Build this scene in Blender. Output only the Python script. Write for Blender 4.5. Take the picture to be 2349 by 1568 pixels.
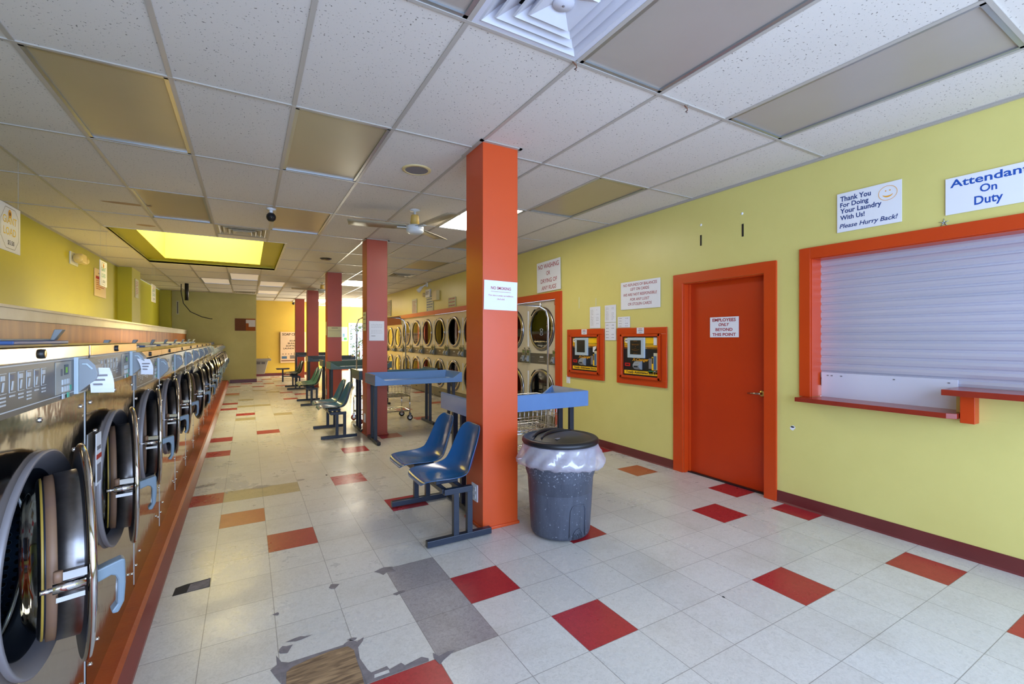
import bpy, bmesh, math, random
from math import sin, cos, pi, radians, tan, atan2
from mathutils import Vector, Matrix
random.seed(7)
for o in list(bpy.data.objects): bpy.data.objects.remove(o)
sc = bpy.context.scene
COL = sc.collection
# ------------------------------------------------------------------ camera
cd = bpy.data.cameras.new('camera'); cam = bpy.data.objects.new('camera', cd); COL.objects.link(cam)
cam.location = (0, 0, 1.438); cam.rotation_euler = (radians(90), 0, radians(-30.104))
cd.sensor_width = 36; cd.lens = 1046.0 / 2349 * 36; cd.shift_y = -7 / 2349.0
cd.clip_start = 0.05; cd.clip_end = 200
sc.camera = cam
# ------------------------------------------------------------------ world, light, exposure
w = bpy.data.worlds.new('World'); sc.world = w; w.use_nodes = True
w.node_tree.nodes['Background'].inputs[0].default_value = (0.66, 0.77, 1.0, 1)
w.node_tree.nodes['Background'].inputs[1].default_value = 2.6
vs = sc.view_settings
vs.view_transform = 'Standard'; vs.look = 'None'; vs.exposure = 0.0; vs.gamma = 1.0; vs.use_curve_mapping = False
def area(name, loc, rot, sx, sy, power, color):
    l = bpy.data.lights.new(name, 'AREA'); l.shape = 'RECTANGLE'; l.size = sx; l.size_y = sy
    l.energy = power; l.color = color
    o = bpy.data.objects.new(name, l); o.location = loc; o.rotation_euler = rot; COL.objects.link(o); return o
CEIL = 2.92
# daylight through the shop-front glazing behind the camera
area('daylight_shopfront', (1.2, -1.75, 1.45), (radians(90), 0, 0), 6.2, 2.3, 355, (0.43, 0.61, 1.0))
# daylight down the skylight shaft
area('daylight_skylight', (-0.57, 9.49, 4.22), (0, 0, 0), 1.5, 2.6, 185, (1.0, 0.88, 0.50))
# daylight through the back door
area('daylight_back_door', (4.95, 22.6, 1.15), (radians(-90), 0, 0), 1.7, 2.0, 380, (1.0, 0.93, 0.76))
# fill lamp at an unseen side window, added to brighten the back lobby
area('fill_side_window', (6.75, 19.6, 1.5), (0, radians(90), 0), 2.0, 3.2, 680, (1.0, 0.92, 0.74))

# ------------------------------------------------------------------ materials
def lin(c): return tuple(((v / 255.0) / 12.92 if v / 255.0 <= 0.04045 else ((v / 255.0 + 0.055) / 1.055) ** 2.4) for v in c) + (1,)
class NT:
    def __init__(s, m): s.t = m.node_tree; s.n = s.t.nodes; s.l = s.t.links; s.b = s.n['Principled BSDF']
    def node(s, typ, **kw):
        n = s.n.new(typ)
        for k, v in kw.items():
            if k == 'inp':
                for a, b in v.items(): n.inputs[a].default_value = b
            else: setattr(n, k, v)
        return n
    def link(s, a, b): s.l.new(a, b)
def mat(name, rgb, rough=0.5, metal=0.0, coat=0.0, noise=None, bump=None, spec=0.5, emit=None, aniso=None):
    """noise=(scale, amount, rgb2[, stretch]) mixes a second paint colour; bump=(scale, strength)"""
    m = bpy.data.materials.new(name); m.use_nodes = True; T = NT(m); b = T.b
    b.inputs['Base Color'].default_value = lin(rgb); b.inputs['Roughness'].default_value = rough
    b.inputs['Metallic'].default_value = metal; b.inputs['Coat Weight'].default_value = coat
    b.inputs['Coat Roughness'].default_value = 0.12; b.inputs['Specular IOR Level'].default_value = spec
    if emit: b.inputs['Emission Color'].default_value = lin(emit[0]); b.inputs['Emission Strength'].default_value = emit[1]
    if noise or bump:
        tc = T.node('ShaderNodeTexCoord')
    if noise:
        mp = T.node('ShaderNodeMapping'); T.link(tc.outputs['Object'], mp.inputs[0])
        if len(noise) > 3: mp.inputs['Scale'].default_value = noise[3]
        nz = T.node('ShaderNodeTexNoise', inp={'Scale': noise[0], 'Detail': 6, 'Roughness': 0.65})
        T.link(mp.outputs[0], nz.inputs['Vector'])
        rp = T.node('ShaderNodeMapRange', inp={1: 0.5 - noise[1] * .5, 2: 0.5 + (1 - noise[1]) * .4 + .02}); T.link(nz.outputs[0], rp.inputs[0])
        mx = T.node('ShaderNodeMix', data_type='RGBA'); T.link(rp.outputs[0], mx.inputs[0])
        mx.inputs[6].default_value = lin(rgb); mx.inputs[7].default_value = lin(noise[2]); T.link(mx.outputs[2], b.inputs['Base Color'])
    if bump:
        nb = T.node('ShaderNodeTexNoise', inp={'Scale': bump[0], 'Detail': 4}); T.link(tc.outputs['Object'], nb.inputs['Vector'])
        bp = T.node('ShaderNodeBump', inp={'Strength': bump[1], 'Distance': 0.01}); T.link(nb.outputs[0], bp.inputs['Height']); T.link(bp.outputs[0], b.inputs['Normal'])
    return m
M = {}
M['wall'] = mat('wall_paint_lime', (218, 208, 124), .36, noise=(1.3, .35, (210, 200, 116)), bump=(60, .03))
M['wall_y'] = mat('wall_paint_yellow', (226, 196, 84), .5, noise=(1.2, .4, (214, 186, 80)))
M['wall_l'] = mat('wall_paint_green', (188, 182, 24), .42, noise=(1.0, .4, (178, 172, 24)))
M['wall_g'] = mat('wall_paint_pale_green', (208, 204, 134), .5, noise=(.9, .45, (190, 186, 116)), bump=(30, .04))
M['base'] = mat('baseboard_vinyl', (108, 44, 42), .35, noise=(4, .4, (98, 38, 36)))
M['orange'] = mat('paint_orange', (200, 66, 12), .33, noise=(2, .4, (192, 60, 10)), bump=(25, .03))
M['door'] = mat('paint_door_orange', (192, 54, 5), .38, noise=(2, .4, (184, 50, 5)), bump=(30, .04))
M['col'] = mat('paint_column_orange', (206, 78, 28), .34, noise=(1.5, .4, (198, 74, 28)), bump=(12, .05))
M['col2'] = mat('paint_column_orange_far_light', (178, 76, 46), .38, noise=(1.5, .4, (168, 70, 44)), bump=(12, .05))  # same orange as the nearest column, farther light put into the colour
M['shelf'] = mat('laminate_rust', (150, 50, 28), .22, noise=(8, .5, (136, 44, 30)))
M['white'] = mat('white_paint', (226, 228, 228), .45)
M['cap'] = mat('white_cap_board', (222, 216, 196), .4, noise=(3, .3, (206, 196, 168)))
M['sign'] = mat('sign_white', (230, 232, 234), .4)
M['paper'] = mat('paper_white', (222, 224, 228), .8)
M['papery'] = mat('paper_cream', (206, 206, 176), .8)
M['red'] = mat('letter_red', (160, 40, 52), .5)
M['rust'] = mat('letter_rust', (176, 60, 44), .5)
M['blue'] = mat('letter_blue', (20, 78, 168), .5)
M['navy'] = mat('letter_navy', (30, 60, 120), .5)
M['ink'] = mat('ink_black', (34, 34, 38), .6)
M['inkg'] = mat('ink_grey', (120, 116, 118), .7)
M['gold'] = mat('print_amber', (238, 166, 30), .5)
M['yel'] = mat('print_yellow', (246, 196, 20), .4)
M['redl'] = mat('print_red_label', (196, 24, 26), .5)
M['greenl'] = mat('print_green', (40, 130, 80), .5)
M['steel'] = mat('stainless_brushed', (178, 170, 158), .10, 1.0, bump=(3.2, .35))
M['steelr'] = mat('stainless_ring', (158, 158, 160), .26, 1.0)
M['steeld'] = mat('stainless_dull', (150, 148, 146), .3, 1.0, noise=(9, .5, (112, 108, 108)))
M['brass'] = mat('stainless_brassy_reflection', (196, 172, 128), .16, 1.0)  # stainless steel; the brassy reflection is put into its base colour
M['chrome'] = mat('chrome', (205, 205, 208), .09, 1.0)
M['brassh'] = mat('brass_lever', (190, 160, 90), .2, 1.0)
M['cast'] = mat('cast_grey_ring', (132, 128, 130), .4, .25)
M['castd'] = mat('dark_dish', (44, 48, 56), .35, .4)
M['gask'] = mat('rubber_brown', (112, 84, 70), .55, noise=(6, .4, (128, 96, 62)))
M['gaskg'] = mat('rubber_grey', (92, 104, 112), .5)
M['gasky'] = mat('rubber_yellow', (158, 130, 48), .5)
M['black'] = mat('black_plastic', (20, 22, 26), .4)
M['rubber'] = mat('rubber_black', (16, 16, 18), .6)
M['panel'] = mat('panel_greybrown', (94, 90, 84), .35, noise=(3, .4, (88, 84, 78)))
M['keyp'] = mat('keypad_plate', (150, 148, 136), .35)
M['key'] = mat('key_cap', (190, 200, 205), .5)
M['keyg'] = mat('key_green', (80, 170, 140), .5)
M['disp'] = mat('display_dark', (34, 40, 26), .2)
M['line'] = mat('print_pale', (188, 192, 192), .5)
M['hop'] = mat('grey_plastic', (138, 144, 146), .4)
M['hopl'] = mat('grey_plastic_light', (176, 192, 198), .4)
M['hand'] = mat('handle_grey_blue', (108, 122, 128), .35, noise=(14, .4, (96, 116, 130)))
M['lid'] = mat('lid_blue', (60, 96, 160), .35)
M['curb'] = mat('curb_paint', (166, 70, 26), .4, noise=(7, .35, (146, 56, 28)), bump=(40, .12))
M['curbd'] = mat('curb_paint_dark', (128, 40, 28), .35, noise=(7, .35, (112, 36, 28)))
M['tray'] = mat('fibreglass_blue', (92, 132, 184), .2, coat=.4, noise=(2.2, .4, (84, 120, 170)))
M['tray2'] = mat('fibreglass_blue_warm_cast', (74, 104, 112), .2, coat=.4, noise=(2.2, .4, (66, 92, 98)))  # same blue tray, warm light of the back painted into it
M['tray3'] = mat('fibreglass_blue_far_cast', (50, 66, 84), .2, coat=.4)  # blue tray again, toned for the light at the far end
M['seat'] = mat('seat_blue', (20, 92, 146), .22, coat=.35, noise=(3, .4, (28, 84, 132)))
M['seat2'] = mat('seat_blue_warm_cast', (56, 108, 134), .22, coat=.4, noise=(3, .4, (62, 100, 120)))  # blue shell with the warm room light mixed into its colour
M['seat3'] = mat('seat_blue_yellow_cast', (70, 112, 100), .22, coat=.4)  # blue shell turned green by painted-in yellow light
M['seat4'] = mat('seat_blue_far_cast', (46, 70, 60), .22, coat=.4)  # blue shell, yellow light of the far end put into its colour
M['frame'] = mat('frame_navy', (26, 36, 52), .35, noise=(10, .3, (34, 44, 58)))
M['dryer'] = mat('dryer_enamel', (206, 198, 174), .33)
M['dryer2'] = mat('dryer_enamel_bright', (222, 204, 158), .33)
M['coin'] = mat('coin_panel', (82, 78, 66), .35)
M['reader'] = mat('reader_olive', (120, 116, 84), .35)
M['kick'] = mat('kick_drawer', (104, 100, 78), .4)
M['lcd'] = mat('lcd_green', (96, 140, 20), .4, emit=((110, 170, 20), .35))
M['lens'] = mat('light_lens_beige', (176, 162, 128), .3, noise=(.8, .5, (166, 152, 118)), spec=.6)
M['lensc'] = mat('light_lens_grey', (170, 160, 150), .3, noise=(.8, .5, (160, 150, 138)), spec=.6)
M['lensw'] = mat('light_lens_pale_glow', (222, 212, 196), .4, emit=((255, 232, 205), .3))  # unlit pale lens given a faint glow to brighten the back
M['lenson'] = mat('light_lens_lit', (255, 252, 245), .5, emit=((255, 244, 222), 16.0))
M['alum'] = mat('aluminium_frame', (170, 176, 180), .3, .8)
M['grid'] = mat('grid_enamel', (176, 170, 160), .4)
M['vent'] = mat('vent_enamel', (206, 208, 216), .4)
M['vented'] = mat('vent_enamel_dusty', (176, 168, 146), .5)
M['vdark'] = mat('vent_dark', (60, 58, 56), .8)
M['shut'] = mat('shutter_aluminium', (206, 206, 218), .4, .45, noise=(2, .4, (194, 196, 208), (1, .3, 6)))
M['shaft'] = mat('shaft_paint_pale_yellow', (236, 220, 92), .6)
M['ally'] = mat('white_metal_sheet', (220, 222, 232), .3, .2)
M['cream'] = mat('cream_plastic', (214, 196, 140), .45)
M['yelp'] = mat('aged_plastic', (214, 180, 96), .45)
M['fanw'] = mat('fan_white', (206, 212, 212), .4)
M['blade'] = mat('fan_blade', (168, 162, 140), .35, .2)
M['cork'] = mat('cork_board', (120, 76, 48), .8, noise=(30, .5, (108, 66, 44)))
M['corko'] = mat('cork_board_orange', (164, 88, 30), .8)
M['cable'] = mat('cable_black', (14, 14, 16), .5)
M['skin_dirt'] = mat('adhesive_grey', (136, 128, 128), .7, noise=(25, .5, (104, 98, 98)))
M['gap'] = mat('gap_dark', (40, 38, 38), .8)
M['redw'] = mat('caster_red', (150, 36, 34), .5)
M['fount'] = mat('fountain_grey', (176, 172, 160), .4)
M['foli'] = mat('foliage', (96, 130, 84), .7)
M['asph'] = mat('outside_ground', (170, 168, 160), .9)
M['pink'] = mat('print_peach', (226, 202, 172), .5)
M['lbl'] = mat('print_steel_blue', (70, 110, 150), .5)
M['stain'] = mat('ceiling_stain', (176, 150, 118), .9)
M['glow'] = mat('screen_off', (38, 40, 34), .15)

def special_mats():
    # wood veneer of the bulkhead
    m = bpy.data.materials.new('wood_veneer'); m.use_nodes = True; T = NT(m)
    tc = T.node('ShaderNodeTexCoord'); mp = T.node('ShaderNodeMapping', inp={'Scale': (1, 1.6, .25)}); T.link(tc.outputs['Object'], mp.inputs[0])
    nz = T.node('ShaderNodeTexNoise', inp={'Scale': 3.0, 'Detail': 5, 'Distortion': .6}); T.link(mp.outputs[0], nz.inputs['Vector'])
    cr = T.node('ShaderNodeValToRGB'); T.link(nz.outputs[0], cr.inputs[0])
    cr.color_ramp.elements[0].position = .35; cr.color_ramp.elements[0].color = lin((150, 80, 30))
    cr.color_ramp.elements[1].position = .7; cr.color_ramp.elements[1].color = lin((190, 120, 56))
    T.link(cr.outputs[0], T.b.inputs['Base Color']); T.b.inputs['Roughness'].default_value = .4; M['wood'] = m
    # subfloor plywood
    m = bpy.data.materials.new('bare_plywood'); m.use_nodes = True; T = NT(m)
    tc = T.node('ShaderNodeTexCoord'); mp = T.node('ShaderNodeMapping', inp={'Scale': (9, 60, 1), 'Rotation': (0, 0, .25)}); T.link(tc.outputs['Object'], mp.inputs[0])
    nz = T.node('ShaderNodeTexNoise', inp={'Scale': 1.0, 'Detail': 8, 'Distortion': .8}); T.link(mp.outputs[0], nz.inputs['Vector'])
    cr = T.node('ShaderNodeValToRGB'); T.link(nz.outputs[0], cr.inputs[0])
    cr.color_ramp.elements[0].position = .3; cr.color_ramp.elements[0].color = lin((92, 70, 50))
    cr.color_ramp.elements[1].position = .7; cr.color_ramp.elements[1].color = lin((166, 136, 98))
    T.link(cr.outputs[0], T.b.inputs['Base Color']); T.b.inputs['Roughness'].default_value = .75; M['ply'] = m
    # ceiling tile with fissure specks
    m = bpy.data.materials.new('acoustic_tile'); m.use_nodes = True; T = NT(m)
    tc = T.node('ShaderNodeTexCoord')
    nz = T.node('ShaderNodeTexNoise', inp={'Scale': 85.0, 'Detail': 2, 'Roughness': .5}); T.link(tc.outputs['Object'], nz.inputs['Vector'])
    cr = T.node('ShaderNodeValToRGB'); T.link(nz.outputs[0], cr.inputs[0])
    cr.color_ramp.elements[0].position = .29; cr.color_ramp.elements[0].color = (0, 0, 0, 1)
    cr.color_ramp.elements[1].position = .34; cr.color_ramp.elements[1].color = (1, 1, 1, 1)
    n2 = T.node('ShaderNodeTexNoise', inp={'Scale': .7, 'Detail': 3}); T.link(tc.outputs['Object'], n2.inputs['Vector'])
    c2 = T.node('ShaderNodeMix', data_type='RGBA'); T.link(n2.outputs[0], c2.inputs[0]); c2.inputs[6].default_value = lin((222, 216, 206)); c2.inputs[7].default_value = lin((206, 200, 190))
    mx = T.node('ShaderNodeMix', data_type='RGBA'); T.link(cr.outputs[0], mx.inputs[0]); mx.inputs[6].default_value = lin((120, 112, 104)); T.link(c2.outputs[2], mx.inputs[7])
    T.link(mx.outputs[2], T.b.inputs['Base Color']); T.b.inputs['Roughness'].default_value = .9
    bp = T.node('ShaderNodeBump', inp={'Strength': .5, 'Distance': .004}); T.link(cr.outputs[0], bp.inputs['Height']); T.link(bp.outputs[0], T.b.inputs['Normal']); M['tile_c'] = m
    # vinyl floor tile kinds: speckled, thin dark seam from each tile's own 0..1 UV
    def vinyl(name, c1, c2, sp):
        m = bpy.data.materials.new(name); m.use_nodes = True; T = NT(m)
        tc = T.node('ShaderNodeTexCoord')
        at = T.node('ShaderNodeAttribute', attribute_name='tint')
        n1 = T.node('ShaderNodeTexNoise', inp={'Scale': 48.0, 'Detail': 7, 'Roughness': .7, 'Distortion': 1.6}); T.link(tc.outputs['Object'], n1.inputs['Vector'])
        cr = T.node('ShaderNodeValToRGB'); T.link(n1.outputs[0], cr.inputs[0])
        cr.color_ramp.elements[0].position = .36; cr.color_ramp.elements[0].color = lin(c2)
        cr.color_ramp.elements[1].position = .56; cr.color_ramp.elements[1].color = lin(c1)
        n2 = T.node('ShaderNodeTexNoise', inp={'Scale': 130.0, 'Detail': 3}); T.link(tc.outputs['Object'], n2.inputs['Vector'])
        c2r = T.node('ShaderNodeMapRange', inp={1: .66, 2: .74, 3: 0, 4: .55}); T.link(n2.outputs[0], c2r.inputs[0])
        mx = T.node('ShaderNodeMix', data_type='RGBA'); T.link(c2r.outputs[0], mx.inputs[0]); T.link(cr.outputs[0], mx.inputs[6]); mx.inputs[7].default_value = lin(sp)
        ti = T.node('ShaderNodeMix', data_type='RGBA', blend_type='MULTIPLY'); ti.inputs[0].default_value = 1; T.link(mx.outputs[2], ti.inputs[6]); T.link(at.outputs['Color'], ti.inputs[7])
        # worn dirt in broad patches
        n3 = T.node('ShaderNodeTexNoise', inp={'Scale': 1.6, 'Detail': 6, 'Roughness': .7}); T.link(tc.outputs['Object'], n3.inputs['Vector'])
        d = T.node('ShaderNodeMapRange', inp={1: .5, 2: .78, 3: 0, 4: .38}); T.link(n3.outputs[0], d.inputs[0])
        dm = T.node('ShaderNodeMix', data_type='RGBA', blend_type='MULTIPLY'); T.link(d.outputs[0], dm.inputs[0]); T.link(ti.outputs[2], dm.inputs[6]); dm.inputs[7].default_value = lin((190, 178, 150))
        uv = T.node('ShaderNodeSeparateXYZ'); T.link(tc.outputs['UV'], uv.inputs[0])
        ms = []
        for k in (0, 1):
            a = T.node('ShaderNodeMath', operation='SUBTRACT'); T.link(uv.outputs[k], a.inputs[0]); a.inputs[1].default_value = .5
            b = T.node('ShaderNodeMath', operation='ABSOLUTE'); T.link(a.outputs[0], b.inputs[0]); ms.append(b)
        mxm = T.node('ShaderNodeMath', operation='MAXIMUM'); T.link(ms[0].outputs[0], mxm.inputs[0]); T.link(ms[1].outputs[0], mxm.inputs[1])
        sm = T.node('ShaderNodeMapRange', inp={1: .4925, 2: .4965, 3: 0, 4: .62}); T.link(mxm.outputs[0], sm.inputs[0])
        fm = T.node('ShaderNodeMix', data_type='RGBA'); T.link(sm.outputs[0], fm.inputs[0]); T.link(dm.outputs[2], fm.inputs[6]); fm.inputs[7].default_value = lin((84, 78, 70))
        T.link(fm.outputs[2], T.b.inputs['Base Color'])
        rr = T.node('ShaderNodeMapRange', inp={1: .3, 2: .7, 3: .22, 4: .40}); T.link(n3.outputs[0], rr.inputs[0]); T.link(rr.outputs[0], T.b.inputs['Roughness'])
        T.b.inputs['Specular IOR Level'].default_value = .5
        return m
    M['vt'] = vinyl('vinyl_tile_cream', (208, 205, 196), (193, 190, 181), (150, 142, 132))
    M['vr'] = vinyl('vinyl_tile_red', (172, 44, 50), (152, 34, 42), (204, 110, 110))
    M['vo'] = vinyl('vinyl_tile_rust', (182, 84, 56), (166, 74, 50), (200, 130, 100))
    M['vg'] = vinyl('vinyl_tile_grey', (158, 152, 150), (134, 128, 126), (110, 104, 104))
    M['vb'] = vinyl('vinyl_tile_tan', (180, 166, 128), (160, 146, 110), (120, 106, 84))
    # drum steel with round holes laid out on the drum's own UV
    m = bpy.data.materials.new('perforated_drum'); m.use_nodes = True; T = NT(m)
    tc = T.node('ShaderNodeTexCoord'); sx = T.node('ShaderNodeSeparateXYZ'); T.link(tc.outputs['UV'], sx.inputs[0])
    fl = T.node('ShaderNodeMath', operation='FLOOR'); T.link(sx.outputs[1], fl.inputs[0])
    hf = T.node('ShaderNodeMath', operation='MULTIPLY'); T.link(fl.outputs[0], hf.inputs[0]); hf.inputs[1].default_value = .5
    ad = T.node('ShaderNodeMath', operation='ADD'); T.link(sx.outputs[0], ad.inputs[0]); T.link(hf.outputs[0], ad.inputs[1])
    def cen(s):
        f = T.node('ShaderNodeMath', operation='FRACT'); T.link(s, f.inputs[0]); a = T.node('ShaderNodeMath', operation='SUBTRACT'); T.link(f.outputs[0], a.inputs[0]); a.inputs[1].default_value = .5
        p = T.node('ShaderNodeMath', operation='POWER'); T.link(a.outputs[0], p.inputs[0]); p.inputs[1].default_value = 2; return p
    p1, p2 = cen(ad.outputs[0]), cen(sx.outputs[1])
    su = T.node('ShaderNodeMath', operation='ADD'); T.link(p1.outputs[0], su.inputs[0]); T.link(p2.outputs[0], su.inputs[1])
    mr = T.node('ShaderNodeMapRange', inp={1: .07, 2: .11, 3: 0, 4: 1}); T.link(su.outputs[0], mr.inputs[0])
    mx = T.node('ShaderNodeMix', data_type='RGBA'); T.link(mr.outputs[0], mx.inputs[0]); mx.inputs[6].default_value = (0.004, .005, .008, 1); mx.inputs[7].default_value = lin((130, 165, 195))  # bluish glint of the steel is put into its base colour
    T.link(mx.outputs[2], T.b.inputs['Base Color']); T.link(mr.outputs[0], T.b.inputs['Metallic']); T.b.inputs['Roughness'].default_value = .25
    bp = T.node('ShaderNodeBump', inp={'Strength': .8, 'Distance': .004}); T.link(mr.outputs[0], bp.inputs['Height']); T.link(bp.outputs[0], T.b.inputs['Normal']); M['perf'] = m
    # glass kinds: cheap see-through + fresnel gloss
    def glass(name, tint, f0, rough=.03):
        m = bpy.data.materials.new(name); m.use_nodes = True; t = m.node_tree; n = t.nodes; n.clear()
        o = n.new('ShaderNodeOutputMaterial'); mixs = n.new('ShaderNodeMixShader'); tr = n.new('ShaderNodeBsdfTransparent'); gl = n.new('ShaderNodeBsdfGlossy')
        lw = n.new('ShaderNodeLayerWeight'); lw.inputs[0].default_value = f0; tr.inputs[0].default_value = lin(tint); gl.inputs['Roughness'].default_value = rough
        t.links.new(lw.outputs['Fresnel'], mixs.inputs[0]); t.links.new(tr.outputs[0], mixs.inputs[1]); t.links.new(gl.outputs[0], mixs.inputs[2]); t.links.new(mixs.outputs[0], o.inputs[0]); return m
    M['glassd'] = glass('dryer_glass', (120, 124, 116), .35)
    M['glassw'] = glass('washer_bowl_glass', (150, 155, 150), .4, .06)
    M['glass'] = glass('window_glass', (250, 252, 252), .2)
    # thin plastic bag
    m = bpy.data.materials.new('plastic_bag'); m.use_nodes = True; t = m.node_tree; n = t.nodes; n.clear()
    o = n.new('ShaderNodeOutputMaterial'); a = n.new('ShaderNodeMixShader'); b2 = n.new('ShaderNodeMixShader')
    tr = n.new('ShaderNodeBsdfTransparent'); tl = n.new('ShaderNodeBsdfTranslucent'); gl = n.new('ShaderNodeBsdfGlossy'); df = n.new('ShaderNodeBsdfDiffuse')
    gl.inputs['Roughness'].default_value = .15; df.inputs[0].default_value = lin((226, 220, 232))
    a.inputs[0].default_value = .40; t.links.new(tr.outputs[0], a.inputs[1]); t.links.new(df.outputs[0], a.inputs[2])
    b2.inputs[0].default_value = .14; t.links.new(a.outputs[0], b2.inputs[1]); t.links.new(gl.outputs[0], b2.inputs[2]); t.links.new(b2.outputs[0], o.inputs[0]); M['bag'] = m
    # scuffed bin
    m = bpy.data.materials.new('bin_scuffed'); m.use_nodes = True; T = NT(m); tc = T.node('ShaderNodeTexCoord')
    nz = T.node('ShaderNodeTexNoise', inp={'Scale': 75.0, 'Detail': 3}); T.link(tc.outputs['Object'], nz.inputs['Vector'])
    r1 = T.node('ShaderNodeMapRange', inp={1: .66, 2: .71, 3: 0, 4: .8}); T.link(nz.outputs[0], r1.inputs[0])
    sz = T.node('ShaderNodeSeparateXYZ'); T.link(tc.outputs['Object'], sz.inputs[0])
    zr = T.node('ShaderNodeMapRange', inp={1: .36, 2: .56, 3: -.01, 4: .085}); T.link(sz.outputs[2], zr.inputs[0])
    za = T.node('ShaderNodeMath', operation='ADD'); T.link(nz.outputs[0], za.inputs[0]); T.link(zr.outputs[0], za.inputs[1]); T.link(za.outputs[0], r1.inputs[0])
    mp = T.node('ShaderNodeMapping', inp={'Scale': (6, 6, 1.2)}); T.link(tc.outputs['Object'], mp.inputs[0])
    n2 = T.node('ShaderNodeTexNoise', inp={'Scale': 2.0, 'Detail': 8, 'Roughness': .7}); T.link(mp.outputs[0], n2.inputs['Vector'])
    c1 = T.node('ShaderNodeMix', data_type='RGBA'); T.link(n2.outputs[0], c1.inputs[0]); c1.inputs[6].default_value = lin((30, 32, 40)); c1.inputs[7].default_value = lin((98, 104, 118))
    c2 = T.node('ShaderNodeMix', data_type='RGBA'); T.link(r1.outputs[0], c2.inputs[0]); T.link(c1.outputs[2], c2.inputs[6]); c2.inputs[7].default_value = lin((170, 176, 186))
    T.link(c2.outputs[2], T.b.inputs['Base Color']); T.b.inputs['Roughness'].default_value = .5; M['bin'] = m
special_mats()

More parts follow.
